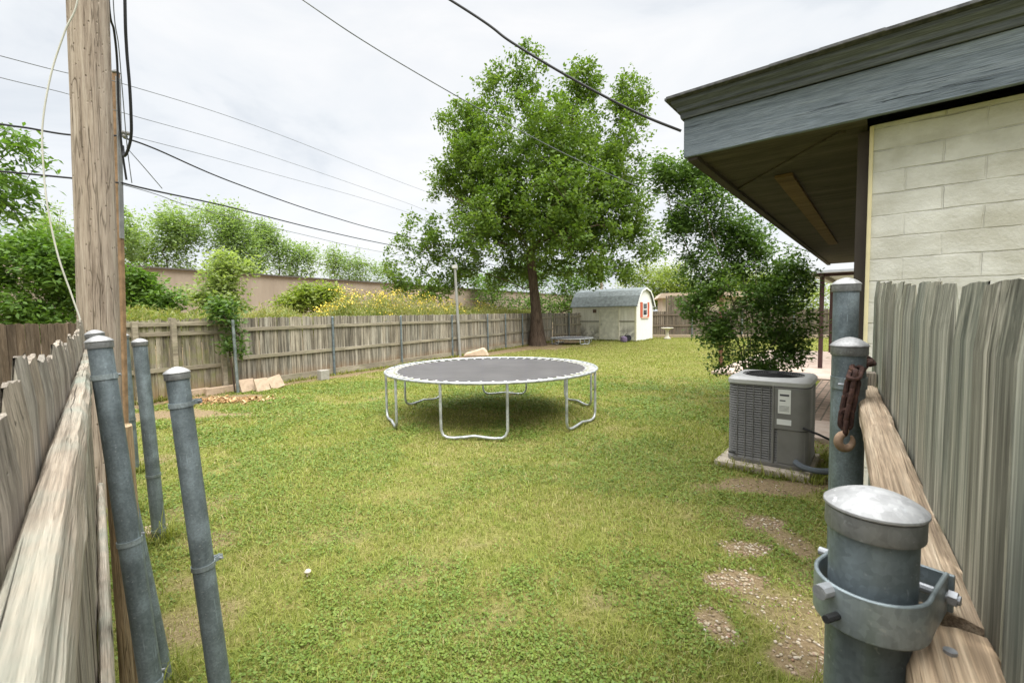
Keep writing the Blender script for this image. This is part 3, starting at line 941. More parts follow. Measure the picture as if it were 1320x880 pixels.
# the rusty chain with a hook over the middle post
k = NT('rusty iron', .8, .2); k.b.inputs['Metallic'].default_value = .3
n1 = k.noise(k.coord(), 60, 6, .65)
k.color(k.ramp(n1, [(.3, (.028, .018, .016)), (.55, (.075, .04, .032)), (.75, (.15, .085, .055))])); k.bump(n1, .6, .002)
M['rust'] = k.m
M['hook'] = plain('worn tan iron hook', (.30, .20, .13), .75, .1, var=.35, scale=40)
CY = 1.30
chain_px = [(1122, 465, 1.44), (1117, 466, 1.41), (1110, 470, 1.37), (1104, 476, CY + .03), (1101, 485, CY), (1099, 495, CY), (1097, 505, CY), (1095, 515, CY), (1093, 525, CY), (1091, 535, CY), (1090, 545, CY), (1089, 553, CY)]
cp = [P(*q) for q in chain_px]
chain = empty('chain', cp[-1], 0, 'rusty dark iron chain with a hook hanging from the middle post', 'chain')
def stadium(a, b, rw, wire, side):
    d = (b - a); L_ = d.length; d.normalize(); s = (side - d * side.dot(d)).normalized(); pts = []
    for i in range(10):
        an = math.pi / 2 + math.pi * i / 9; pts.append(a + s * (rw * math.sin(an)) + d * (rw * math.cos(an)))
    for i in range(10):
        an = -math.pi / 2 + math.pi * i / 9; pts.append(b + s * (rw * math.sin(an)) + d * (rw * math.cos(an)))
    return MB().tube([p - cp[-1] for p in pts], wire, 8, closed=True)
for i in range(len(cp) - 1):
    a, b = cp[i], cp[i + 1]
    sd_ = Vector((.8, -.6, .1)) if i % 2 else Vector((.5, .8, .3))
    d_ = (b - a).normalized()
    stadium(a - d_ * .004, b + d_ * .004, .013, .0066, sd_).build('link', M['rust'], chain, smooth=True)
hp = []
for i in range(22):
    an = R(100) + R(300) * i / 21
    hp.append(Vector((.021 * math.cos(an), -.004, -.033 + .022 * math.sin(an))))
hk = MB().tube([Vector((0.004, -.004, .004)), Vector((0, -.004, -.006))] + hp, [.006, .008] + [.0095 + .003 * math.sin(math.pi * i / 21) - .006 * (i / 21) ** 3 for i in range(22)], 10)
hk.build('hook', M['hook'], chain, smooth=True)

# ------------------------------------------------------------------ utility pole, service mast and cables
k = NT('old pole timber', .9, .1)
v = k.coord((1, 1, .05)); v1 = k.coord((1, 1, .35)); v0 = k.coord()
st = k.math('ADD', k.math('MULTIPLY', k.noise(v, 24, 3, .5, .3), .45), k.math('MULTIPLY', k.noise(v, 95, 6, .7, .3), .55)); fb = k.noise(v, 260, 4, .6)
c = k.ramp(st, [(.34, (.11, .082, .062)), (.47, (.29, .235, .19)), (.66, (.45, .385, .32))])
c = k.mix(.3, c, k.ramp(fb, [(.3, .3), (.7, .7)]), 'OVERLAY')
vor = k.n('ShaderNodeTexVoronoi', Vector=k.coord((1, 1, .6)), Scale=24.0)
spot = k.ramp(vor.outputs['Distance'], [(.05, 1), (.16, 0)])
gate = k.ramp(k.noise(v1, 6, 3), [(.44, 0), (.56, 1)])
c = k.mix(k.math('MULTIPLY', spot, k.math('MULTIPLY', gate, .8)), c, (.07, .05, .035))
ck = k.ramp(k.noise(v, 13, 3, .5, .5), [(.488, 0), (.5, 1), (.512, 0)])
c = k.mix(k.math('MULTIPLY', ck, .75), c, (.08, .06, .04))
c = k.mix(k.ramp(k.noise(v0, 1.5, 4), [(.45, 0), (.7, .35)]), c, (.42, .35, .28))
k.color(c)
k.bump(k.math('SUBTRACT', k.math('ADD', st, k.math('MULTIPLY', fb, .4)), k.math('MULTIPLY', k.math('ADD', ck, spot), .6)), .8, .012)
M['pole'] = k.m
PY = 3.75
pb = P(137, 668, PY); pt = P(113.5, 0, PY)
pb.z = 0; axis = (pt - P(137, 668, PY)).normalized()
ptop = pb + axis * 8.6
pole = empty('utility_pole', pb, 0, 'thick weathered wooden utility pole at the left, behind the near fence', 'utility pole')
pole.rotation_mode = 'QUATERNION'; pole.rotation_quaternion = axis.to_track_quat('Z', 'Y')
nseg, nz = 56, 90
V_ = []; Fq = []
for j in range(nz + 1):
    z = -.15 + 8.75 * j / nz
    for i in range(nseg):
        a = 2 * math.pi * i / nseg
        r_ = .131 - .001 * z + (float(fbm(i * .7, z * .6, 4, 3)) - .5) * .014 * 1.0
        if i > nseg - 3: r_ = r_
        V_.append((r_ * math.cos(a), r_ * math.sin(a), z))
for j in range(nz):
    for i in range(nseg):
        l = (i + 1) % nseg
        Fq.append((j * nseg + i, j * nseg + l, (j + 1) * nseg + l, (j + 1) * nseg + i))
mbp = MB().add(V_, Fq + [tuple(nz * nseg + i for i in range(nseg))])
mbp.build('shaft', M['pole'], pole, smooth=True)

# slim mast behind the pole carrying the low lines
M['mast'] = plain('rusty brown mast', (.26, .165, .095), .8, var=.35, scale=14)
M['mast_grey'] = plain('grey mast face', (.22, .22, .22), .7, var=.2, scale=12)
MY = 4.5
mt0 = P(159, 470, MY); mt1 = P(149.5, 95, MY); md = (mt1 - mt0).normalized(); mbase = mt0 - md * (mt0.z / md.z)
mast = empty('service_mast', mbase, 0, 'slim rusty service mast rising behind the wooden utility pole', 'mast')
mast.rotation_mode = 'QUATERNION'; mast.rotation_quaternion = md.to_track_quat('Z', 'Y')
Lm = (mt1 - mbase).length
MB().box((0, 0, Lm / 2), (.042, .05, Lm)).build('shaft', M['mast'], mast, bevel=.006)
MB().box((-.012, -.028, Lm * .8), (.05, .012, Lm * .38)).build('plate', M['mast_grey'], mast, bevel=.003)
MB().lathe([(.03, Lm), (.034, Lm + .01), (.02, Lm + .03), (0, Lm + .035)], n=12).build('cap', M['mast_grey'], mast, smooth=True)
def on_mast(py): return P(159 - (470 - py) * (9.5 / 375), py, MY)
ins = MB()
for i_, (dx_, py_) in enumerate(((8, 171), (14, 172), (11, 176))):
    q_ = P(150 + dx_, py_, MY) 
    loc = mast.rotation_quaternion.to_matrix().inverted() @ (q_ - mbase)
    ins.lathe([(.0, -.02), (.018, -.015), (.024, 0), (.018, .015), (0, .02)], loc, 10)
    ins.tube([loc, Vector((0, 0, loc.z))], .007, 6)
ins.build('insulator', plain('grey insulator', (.22, .21, .2), .5), mast, smooth=True)

M['cable_black'] = plain('black cable', (.022, .022, .024), .6)
M['cable_grey'] = plain('grey bare line', (.17, .18, .19), .5, .3)
M['cable_pale'] = plain('pale cable', (.46, .45, .40), .6)
def smooth_path(pts, n=14):
    pts = [Vector(p) for p in pts]; out = []
    for i in range(len(pts) - 1):
        p0 = pts[max(i - 1, 0)]; p1 = pts[i]; p2 = pts[i + 1]; p3 = pts[min(i + 2, len(pts) - 1)]
        for j in range(n):
            t = j / n
            out.append(.5 * ((2 * p1) + (p2 - p0) * t + (2 * p0 - 5 * p1 + 4 * p2 - p3) * t * t + (3 * p1 - p0 - 3 * p2 + p3) * t ** 3))
    out.append(pts[-1]); return out
def cable(pts, r, mat, label, name='cable', group=None, cat='cable'):
    o = MB().tube(smooth_path(pts), r, 8).build(name, mat, None, smooth=True)
    return tag(o, label, cat, group)

FPY = 47.0                                   # next pole down the alley, behind the shed
fp_t = P(775, 326, FPY); fp_b = Vector((fp_t.x, fp_t.y, 0))
fpole = empty('utility_pole', fp_b, 0, 'distant thin utility pole behind the shed and the big tree', 'utility pole')
MB().tube([(0, 0, -.2), (0, 0, fp_t.z + .4)], [.17, .12], 12).build('shaft', M['pole'], fpole, smooth=True)
MB().box((0, 0, fp_t.z + .1), (1.8, .1, .1)).build('crossarm', M['pole'], fpole)
lines = [((158, 108), (345, 168), (525, 238), 'uppermost thin grey line running right from the mast', .0034, 0, (90, 95), (0, 72)),
         ((157, 145), (345, 200), (525, 262), 'second thin grey line from the top of the mast', .003, 8, (90, 122), (0, 100)),
         ((160, 173), (345, 222), (520, 272), 'third thin grey line, starting at the insulators', .003, 16, None, None)]
for i, (a, b, c_, lab, r_, dz_, l0, l1) in enumerate(lines):
    pts = []
    if l0 is not None: pts += [P(l1[0] - 260, l1[1] - 70, 2.0), P(l1[0], l1[1], 3.5), P(l0[0], l0[1], 4.1)]
    pts += [P(*a, MY), P(*b, 7.2), P(*c_, 12.0), P(640, c_[1] + 42, 22), fp_t + Vector((-.6 + .5 * i, 0, -dz_ * .04))]
    cable(pts, r_, M['cable_grey'], lab, 'power_line', 'lines strung along the alley', 'power line')
cable([P(-250, 120, 2.2), P(0, 160, 3.55), P(35, 165, 3.8), P(92, 174, 4.2), P(157, 175, MY)], .008, M['cable_black'], 'short black line entering from the left behind the pole at insulator height', 'power_line', None, 'power line')
cable([P(-250, 200, 2.2), P(0, 221, 3.55), P(65, 227, 3.9), P(157, 236, MY)], .008, M['cable_black'], 'lower black line entering from the left behind the pole', 'power_line', None, 'power line')
cable([P(160, 178, MY), P(200, 192, 4.9), P(300, 235, 6.3), P(420, 277, 9.0), P(520, 304, 12.5), P(650, 332, 22), fp_t + Vector((.2, 0, -1.6))], .0085, M['cable_black'], 'black line sagging right from the mast insulators', 'power_line', None, 'power line')
cable([P(158, 236, MY), P(195, 245, 4.9), P(300, 268, 6.3), P(420, 298, 9.0), P(520, 319, 12.5), P(650, 343, 22), fp_t + Vector((.5, 0, -2.2))], .009, M['cable_black'], 'lowest black line running right from the mast toward the big tree', 'power_line', None, 'power line')
cable([P(158, 238, MY), P(200, 250, 4.9), P(260, 270, 5.6), P(380, 300, 8.0), P(510, 328, 12.5), P(650, 350, 22), fp_t + Vector((.7, 0, -2.7))], .004, M['cable_grey'], 'thin grey line just beneath the lowest black line', 'power_line', None, 'power line')
cable([P(163, 190, MY), P(185, 215, 4.6), P(209, 243, 4.9)], .004, M['cable_grey'], 'short thin guy wire slanting between the two lower lines', 'guy_wire', None, 'wire')
# cables hanging down beside the pole
cable([P(158, -220, 4.1), P(161, 0, 4.15), P(163, 60, 4.2), P(167, 110, 4.25), P(169, 150, 4.3), P(169, 175, 4.35), P(165, 193, 4.38), P(160, 201, 4.4), P(158, 188, 4.42)], .012, M['cable_black'], 'thick black cable looping down beside the utility pole', 'cable', None)
cable([P(132, -200, 4.0), P(140, 0, 4.1), P(147, 40, 4.2), P(151, 80, 4.3), P(153, 140, 4.35), P(157, 190, 4.4), P(163, 232, 4.45)], .009, M['cable_black'], 'black cable running down the edge of the utility pole', 'cable', None)
cable([P(142, -200, 4.05), P(146, 0, 4.1), P(153, 60, 4.2), P(158, 120, 4.3), P(164, 190, 4.4), P(170, 236, 4.45)], .004, M['cable_grey'], 'thin grey wire hanging between the black cables by the pole', 'cable', None)
cable([P(106, -90, 3.42), P(100, 0, 3.42), P(84, 40, 3.4), P(66, 95, 3.38), P(55, 160, 3.36), P(56, 215, 3.36), P(62, 270, 3.36), P(75, 330, 3.38), P(93, 382, 3.42), P(104, 415, 3.44), P(106, 440, 3.44)], .0055, M['cable_pale'], 'pale loose cable bowing out left of the utility pole', 'cable', None)
# service drops to the house
cable([P(-120, -480, 3.9), P(250, -200, 3.55), P(580, 0, 3.2), P(660, 55, 3.12), P(740, 103, 3.03), P(820, 145, 2.93), P(878, 169, 2.86)], .0085, M['cable_black'], 'thick black service cable crossing the sky to the eave corner', 'cable', None)
eend = P(1062, 331, 9.0)
cable([P(120, -190, 3.9), P(390, 0, 4.4), P(480, 60, 4.8), P(580, 119, 5.3), P(640, 152, 5.7), P(740, 204, 6.5), P(850, 252, 7.4), P(950, 292, 8.2), eend], .006, M['cable_grey'], 'thin grey wire crossing in front of the big tree to the far eave', 'cable', None)

# ------------------------------------------------------------------ trampolines
M['mat'] = plain('black woven mat', (.085, .08, .085), .75, var=.12, scale=3)
k = NT('woven mat', .6, .4); n1 = k.noise(k.coord(), 2.0, 5, .6); n2 = k.noise(k.coord(), 300, 2)
k.color(k.ramp(n1, [(.3, (.075, .07, .075)), (.7, (.115, .108, .112))])); k.bump(n2, .3, .002)
tp = k.n('ShaderNodeBsdfTransparent'); mm_ = k.n('ShaderNodeMixShader'); mm_.inputs[0].default_value = .22
k.t.links.new(k.b.outputs[0], mm_.inputs[1]); k.t.links.new(tp.outputs[0], mm_.inputs[2]); k.t.links.new(mm_.outputs[0], k.out.inputs['Surface']); M['mat'] = k.m
M['webbing'] = plain('white webbing', (.62, .62, .60), .8)
def trampoline(c, Rr, zr, nlegs, a0, label, half=.25, nspring=60, tube=.021, ring_w=.16):
    root = empty('trampoline', (c.x, c.y, 0), 0, label, 'trampoline')
    n = 72
    MB().tube([(Rr * math.cos(2 * math.pi * i / n), Rr * math.sin(2 * math.pi * i / n), zr) for i in range(n)], tube, 12, closed=True).build('frame', M['zinc'], root, smooth=True)
    # mat with a slight sag, bound edge
    mm = MB(); rings = 10; vs_ = [(0, 0, zr - .03)]; fs_ = []
    Rm = Rr - ring_w
    for j in range(1, rings + 1):
        for i in range(n):
            a = 2 * math.pi * i / n; rr = Rm * j / rings
            vs_.append((rr * math.cos(a), rr * math.sin(a), zr - .03 * (1 - (j / rings) ** 2)))
    for i in range(n): fs_.append((0, 1 + i, 1 + (i + 1) % n))
    for j in range(rings - 1):
        for i in range(n):
            l = (i + 1) % n; fs_.append((1 + j * n + i, 1 + (j + 1) * n + i, 1 + (j + 1) * n + l, 1 + j * n + l))
    mt = mm.add(vs_, fs_).build('mat', M['mat'], root, smooth=True)
    sol = mt.modifiers.new('solid', 'SOLIDIFY'); sol.thickness = .004
    sp0 = None
    for i in range(nspring):
        a = 2 * math.pi * (i + .5) / nspring
        if sp0 is None:
            s_ = MB(); L_ = Rr - Rm
            s_.tube([(Rm - .03, 0, 0), (Rm + .02, 0, 0)], .007, 6)
            s_.tube([(Rm + .02, 0, 0), (Rm + .04, 0, 0), (Rr - .04, 0, 0), (Rr, 0, .004)], [.004, .010, .010, .004], 8)
            s_.box((Rm - .010, 0, .001), (.03, .035, .004))
            sp0 = s_.build('spring', M['webbing'], root, smooth=True)
            o_ = sp0
        else:
            o_ = sp0.copy(); COL.objects.link(o_)
        o_.location = (0, 0, zr - .002); o_.rotation_euler = (0, 0, a)
    for i in range(nlegs):
        a = a0 + 2 * math.pi * i / nlegs
        da = half / Rr * 1.0
        pts = []
        def pt_(t, z): return Vector((Rr * math.cos(t), Rr * math.sin(t), z))
        pA, pB = pt_(a - da, 0), pt_(a + da, 0)
        def lp(u, z): q_ = pA.lerp(pB, u); return Vector((q_.x, q_.y, z))
        prof_ = [(0, zr - .01), (0, zr * .5), (0.0, .13), (.03, .06), (.09, .028), (.2, .022), (.35, .035), (.5, .052), (.65, .035), (.8, .022), (.91, .028), (.97, .06), (1.0, .13), (1.0, zr * .5), (1, zr - .01)]
        MB().tube([lp(u, z) for u, z in prof_], tube * .92, 10).build('leg', M['zinc'], root, smooth=True)
    return root
TC = G(633.5, 520); TC = Vector(((633.5 - 660) / FPX * 7.55, 7.55, 0))
trampoline(TC, 1.72, .755, 6, R(-96), 'large round trampoline with black mat and bare steel frame on the lawn', half=.45)
T2 = P(737, 440, 24.3)
trampoline(T2, 1.12, .30, 4, R(-60), 'small low round trampoline at the back beside the tree trunk', half=.3, nspring=32, tube=.03, ring_w=.12)

# ------------------------------------------------------------------ air conditioner
acd = math.atan2(HG.y, HG.x)
ACC = P(995, 560, 4.86); ACC.z = 0
S = .73; rc = .09; HA = .90
ac = empty('air_conditioner', (ACC.x, ACC.y, .058), acd, 'grey outdoor air conditioning unit with louvred sides beside the house', 'air conditioner')
k = NT('louvre grey', .6, .35)
M['ac'] = plain('ac louvre paint', (.18, .175, .165), .55, .1)
M['ac_panel'] = plain('ac panel paint', (.185, .18, .172), .5, .1)
M['ac_top'] = plain('ac top paint', (.43, .425, .41), .5, .1)
M['ac_dark'] = plain('ac dark inside', (.02, .02, .02), .8)
def rrect(s, r, n=6):
    out = []
    for cx, cy, a in ((s / 2 - r, -s / 2 + r, -90), (s / 2 - r, s / 2 - r, 0), (-s / 2 + r, s / 2 - r, 90), (-s / 2 + r, -s / 2 + r, 180)):
        for i in range(n + 1):
            t = R(a + 90 * i / n); out.append((cx + r * math.cos(t), cy + r * math.sin(t)))
    return out
def loft(mbx, loops, cap0=True, cap1=True):
    n = len(loops[0]); vs_ = [p for l in loops for p in l]; fs_ = []
    for i in range(len(loops) - 1):
        for j in range(n):
            l = (j + 1) % n; fs_.append((i * n + j, i * n + l, (i + 1) * n + l, (i + 1) * n + j))
    if cap0: fs_.append(tuple(range(n - 1, -1, -1)))
    if cap1: fs_.append(tuple((len(loops) - 1) * n + j for j in range(n)))
    return mbx.add(vs_, fs_)
def loop(s, r, z, dx=0): return [(x_, y_, z) for x_, y_ in rrect(s, r)]
MB_ = loft(MB(), [loop(S - .05, rc, .03), loop(S - .05, rc, HA - .06)]); MB_.build('core', M['ac_dark'], ac)
# louvres: stack of thin sloping bands
lv = MB(); nl = 30; z0_ = .05; z1_ = HA - .07
for i in range(nl):
    za = z0_ + (z1_ - z0_) * i / nl; zb = z0_ + (z1_ - z0_) * (i + .72) / nl
    loft(lv, [loop(S - .02, rc, za), loop(S - .002, rc + .006, za + .004), loop(S - .022, rc, zb)], True, True)
lv.build('louvres', M['ac'], ac, smooth=False)
# vertical ribs tying the louvres
rb_ = MB()
for i in range(7):
    xx = -S / 2 + .10 + i * .075
    rb_.box((xx, -S / 2 + .006, (z0_ + z1_) / 2), (.006, .016, z1_ - z0_))
for i in range(9):
    yy = -S / 2 + .10 + i * .075
    rb_.box((-S / 2 + .006, yy, (z0_ + z1_) / 2), (.016, .006, z1_ - z0_))
rb_.build('ribs', M['ac'], ac)
loft(MB(), [loop(S, rc, .0), loop(S + .006, rc, .004), loop(S + .006, rc, .045), loop(S - .01, rc, .052)]).build('base_pan', M['ac'], ac, smooth=True)
tp = loft(MB(), [loop(S + .0, rc, HA - .075), loop(S + .02, rc + .01, HA - .07), loop(S + .02, rc + .01, HA - .03), loop(S - .03, rc, HA - .004), loop(S - .10, rc * 1.2, HA)], True, False)
# round fan opening in the lid
n = 28; top = loop(S - .10, rc * 1.2, HA); cir = []
for (x_, y_, z_) in top:
    a = math.atan2(y_, x_); cir.append((.29 * math.cos(a), .29 * math.sin(a), HA + .002))
cir2 = [(x_ * .985, y_ * .985, HA - .05) for x_, y_, z_ in cir]
nn = len(top); b0 = len(tp.v)
tp.add(top + cir + cir2, [(i, (i + 1) % nn, nn + (i + 1) % nn, nn + i) for i in range(nn)] + [(nn + i, nn + (i + 1) % nn, 2 * nn + (i + 1) % nn, 2 * nn + i) for i in range(nn)])
tp.build('lid', M['ac_top'], ac, smooth=True)
gr_ = MB()
for r_ in np.linspace(.05, .285, 13):
    gr_.tube([(r_ * math.cos(2 * math.pi * i / 36), r_ * math.sin(2 * math.pi * i / 36), HA + .004 + .02 * (1 - r_ / .29)) for i in range(36)], .0025, 5, closed=True)
for i in range(6):
    a = math.pi / 3 * i + .2
    gr_.tube([(.04 * math.cos(a), .04 * math.sin(a), HA + .02), (.29 * math.cos(a), .29 * math.sin(a), HA + .002)], .003, 5)
gr_.build('fan_guard', M['ac_dark'], ac, smooth=True)
fb_ = MB()
fb_.lathe([(0, HA - .03), (.07, HA - .032), (.075, HA - .12), (0, HA - .12)], n=20)
for i in range(3):
    a = 2 * math.pi * i / 3
    fb_.box((.165 * math.cos(a), .165 * math.sin(a), HA - .08), (.20, .13, .006), Matrix.Rotation(a, 3, 'Z') @ Matrix.Rotation(R(22), 3, 'X'))
fb_.build('fan', M['ac_dark'], ac)
# service panel on the right of the front face, with two paper labels
pp = rrect(S + .010, rc + .004, 8)
def band(x_from, z0, z1, off, mat, nm):
    # panel follows the rounded corner: part of the front face from x_from to the corner and round it
    pts2 = [(x_from, -S / 2 - off)] + [(S / 2 - rc + (rc + off) * math.cos(R(t)), -S / 2 + rc + (rc + off) * math.sin(R(t))) for t in range(-90, 1, 10)] + [(S / 2 + off, -S / 2 + .26)]
    inn = [(x_from, -S / 2 + .02)] + [(S / 2 - .02, -S / 2 + .02)] + [(S / 2 - .02, -S / 2 + .26)]
    poly = pts2 + inn[::-1]
    vs_ = [(x_, y_, z0) for x_, y_ in poly] + [(x_, y_, z1) for x_, y_ in poly]; n_ = len(poly)
    MB().add(vs_, [tuple(range(n_ - 1, -1, -1)), tuple(range(n_, 2 * n_))] + [(i, (i + 1) % n_, (i + 1) % n_ + n_, i + n_) for i in range(n_)]).build(nm, mat, ac, bevel=.004)
px0 = S / 2 - .285
band(px0, .40, HA - .08, .012, M['ac_panel'], 'service_panel')
band(px0 + .03, .055, .395, .004, M['ac'], 'pipe_panel')
MB().box((px0 - .012, -S / 2 - .004, (z0_ + z1_) / 2), (.022, .02, z1_ - z0_)).build('corner_post', M['ac_panel'], ac, bevel=.004)
lab = MB().box((px0 + .085, -S / 2 - .0135, .68), (.11, .002, .24)).build('label', plain('white sticker', (.72, .72, .70), .5, var=.05), ac)
MB().box((px0 + .085, -S / 2 - .0135, .475), (.125, .002, .055)).build('label', plain('white sticker strip', (.70, .71, .70), .5, var=.05), ac)
# printed marks on the larger label: an illegible block and fine lines in the photo
mk = MB()
mk.box((px0 + .07, -S / 2 - .0152, .69), (.05, .001, .012)); mk.box((px0 + .085, -S / 2 - .0152, .745), (.08, .001, .02))
for i in range(5): mk.box((px0 + .085, -S / 2 - .0152, .635 - i * .012), (.085, .001, .003))
mk.build('print', plain('label ink', (.08, .08, .09), .6), lab)
MB().box((-.36 + .05, -S / 2 - .006, .085), (.07, .004, .018)).build('badge', plain('badge', (.05, .05, .05), .4), ac)
# concrete pad
pad = MB().box((-.03, -.03, .025), (.86, .90, .07)).build('concrete_pad', plain('pad concrete', (.42, .36, .29), .9, var=.2, scale=12, bump=.3), None, bevel=.012)
pad.location = (ACC.x, ACC.y, 0); pad.rotation_euler = (0, 0, acd); tag(pad, 'tan concrete pad under the air conditioning unit', 'pad')
def acw(x_, y_, z_): return Matrix.Translation((ACC.x, ACC.y, .075)) @ Matrix.Rotation(acd, 4, 'Z') @ Vector((x_, y_, z_))
cable([acw(S / 2 - .1, -S / 2 - .02, .08), acw(S / 2 - .02, -S / 2 - .06, .05), acw(S / 2 + .12, -S / 2 - .05, .04), acw(S / 2 + .3, -S / 2 + .1, .045), acw(S / 2 + .6, -S / 2 + .3, .06)], .03, plain('grey pipe insulation', (.10, .115, .13), .5), 'thick grey insulated pipe leaving the foot of the air conditioner', 'insulated_pipe', None, 'pipe')
cable([acw(S / 2 - .04, -S / 2 - .01, .42), acw(S / 2 + .08, -S / 2 + .0, .38), acw(S / 2 + .25, -S / 2 + .1, .30), acw(S / 2 + .5, -S / 2 + .2, .30)], .011, M['cable_black'], 'thin dark cable from the air conditioner panel to the wall', 'cable', None)

# ------------------------------------------------------------------ shed
SHC = G(820, 440); SHC = P(820, 440, 25.3); SHC.z = 0
su = Vector((-.79, .61, 0)).normalized(); sv = Vector((su.y, -su.x, 0))
SL, SW, SE, SR = 4.05, 2.5, 2.02, 3.0
k = NT('grimy shed wall', .85, .15)
v = k.coord(); n1 = k.noise(v, 2.2, 6, .65, .4); n2 = k.noise(v, 14, 5, .6); vz = k.noise(k.coord((1, 1, .12)), 9, 4, .6)
c = k.ramp(vz, [(.3, (.56, .54, .46)), (.7, (.74, .72, .65))])
zz = k.n('ShaderNodeSeparateXYZ'); k.put(zz.inputs[0], v)
lowm = k.ramp(zz.outputs['Z'], [(.45, 1), (1.25, 0)])
dirt = k.math('MULTIPLY', k.ramp(n1, [(.46, 0), (.56, 1)]), lowm)
c = k.mix(k.math('MULTIPLY', dirt, .75), c, (.17, .165, .14))
gv = k.n('ShaderNodeTexWave', Vector=v, Scale=2.4, Distortion=0.0); gv.bands_direction = 'X'
c = k.mix(.3, c, k.ramp(n2, [(.3, .3), (.7, .65)]), 'OVERLAY'); k.color(c)
M['shed_side'] = k.m
M['shed_white'] = plain('white shed paint', (.74, .74, .73), .7, var=.06)
M['shed_roof'] = plain('grey shed shingle', (.20, .225, .225), .9, var=.3, scale=7, bump=.4)
M['shutter'] = plain('red orange shutter', (.50, .105, .055), .6)
M['glass'] = plain('dark window glass', (.035, .04, .05), .15, spec=.6)
shed = empty('shed', SHC, math.atan2(-su.y, -su.x), 'small white shed with grey barn roof and red shutters at the back', 'shed')
# local x: along -su (towards the gable, right), so the long wall runs from x=-SL to 0, local y = away
MB().box((-SL / 2, .02, SE / 2), (SL, .04, SE)).build('wall', M['shed_side'], shed)
MB().box((-SL / 2, SW - .02, SE / 2), (SL, .04, SE)).build('wall', M['shed_side'], shed)
gam = [(0, SE), (-.0 + .28, 2.52), (.62, 2.83), (SW / 2, SR), (SW - .62, 2.83), (SW - .28, 2.52), (SW, SE)]
def gable(x):
    poly = [(0.04, .02), (SW - .04, .02)] + [(min(max(y_, .04), SW - .04), z_ - .03) for y_, z_ in reversed(gam)]
    vs_ = [(x, y_, z_) for y_, z_ in poly] + [(x - .04, y_, z_) for y_, z_ in poly]; n_ = len(poly)
    return MB().add(vs_, [tuple(range(n_)), tuple(range(2 * n_ - 1, n_ - 1, -1))] + [(i, i + n_, (i + 1) % n_ + n_, (i + 1) % n_) for i in range(n_)])
gable(0.0).build('gable_wall', M['shed_white'], shed)
gable(-SL + .04).build('gable_wall', M['shed_side'], shed)
rf = MB(); vs_ = []
gro = [(-.10, SE - .08)] + gam[1:-1] + [(SW + .10, SE - .08)]
for x_ in (-SL - .1, .12):
    vs_ += [(x_, y_, z_) for y_, z_ in gro] + [(x_, y_, z_ + .05) for y_, z_ in gro]
ng_ = len(gro); fs_ = []
for i in range(ng_ - 1):
    fs_ += [(i, i + 1, 2 * ng_ + i + 1, 2 * ng_ + i), (ng_ + i, 3 * ng_ + i, 3 * ng_ + i + 1, ng_ + i + 1)]
    fs_ += [(i, ng_ + i, ng_ + i + 1, i + 1), (2 * ng_ + i, 2 * ng_ + i + 1, 3 * ng_ + i + 1, 3 * ng_ + i)]
fs_ += [(0, 2 * ng_, 3 * ng_, ng_), (ng_ - 1, 2 * ng_ - 1, 4 * ng_ - 1, 3 * ng_ - 1)]
rf.add(vs_, fs_).build('roof', M['shed_roof'], shed)
# white rake trim on the visible gable
tr_ = MB()
for (ya, za), (yb, zb) in zip(gro[:-1], gro[1:]):
    a = Vector((.125, ya, za)); b = Vector((.125, yb, zb)); d = b - a
    ang = math.atan2(d.z, d.y)
    tr_.box((a + b) / 2 + Vector((0, 0, -.01)), (.02, d.length, .09), Matrix.Rotation(ang, 3, 'X'))
tr_.build('rake_trim', M['shed_white'], shed)
MB().box((-.03, -.012, SE / 2), (.1, .025, SE - .05)).build('corner_trim', plain('cream trim', (.66, .62, .45), .7), shed)
MB().box((-SL / 2, -.012, 1.12), (SL - .12, .02, .06)).build('batten', plain('dark batten', (.20, .19, .15), .8), shed)
door = MB().box((-1.62, -.02, .95), (1.15, .035, 1.75)).build('door', plain('grimy door', (.60, .585, .50), .8, var=.18, scale=4), shed, bevel=.006)
MB().box((-2.1, -.05, .95), (.03, .03, .12)).build('handle', M['bolt'], door)
dt = MB(); dt.box((-2.22, -.03, .95), (.05, .05, 1.8)); dt.box((-1.02, -.03, .95), (.05, .05, 1.8)); dt.build('door_trim', plain('door trim', (.60, .57, .46), .8), shed)
vt = MB().box((-2.55, -.015, 1.72), (.22, .03, .2)).build('vent', plain('rusty vent', (.13, .09, .07), .8), shed)
wy, wz = SW / 2 - .02, 1.78
wf = MB(); W_, H_ = .62, .72
for dy_, dz_, sy_, sz_ in ((-W_ / 2, 0, .06, H_), (W_ / 2, 0, .06, H_), (0, H_ / 2, W_ + .06, .06), (0, -H_ / 2, W_ + .06, .06), (0, 0, W_, .045)):
    wf.box((.02, wy + dy_, wz + dz_), (.04 - abs(dz_) * .004, sy_, sz_))
wfo = wf.build('window', M['shed_white'], shed)
MB().box((.008, wy, wz), (.012, W_ - .05, H_ - .05)).build('pane', M['glass'], wfo)
for s in (-1, 1):
    sh = MB().box((.018, wy + s * (W_ / 2 + .20), wz - .02), (.03, .30, H_ + .14)).build('shutter', M['shutter'], shed, bevel=.005)
MB().box((.03, wy, wz - H_ / 2 - .12), (.06, W_ + .5, .07)).build('flower_shelf', plain('salmon shelf', (.62, .42, .32), .7), shed)
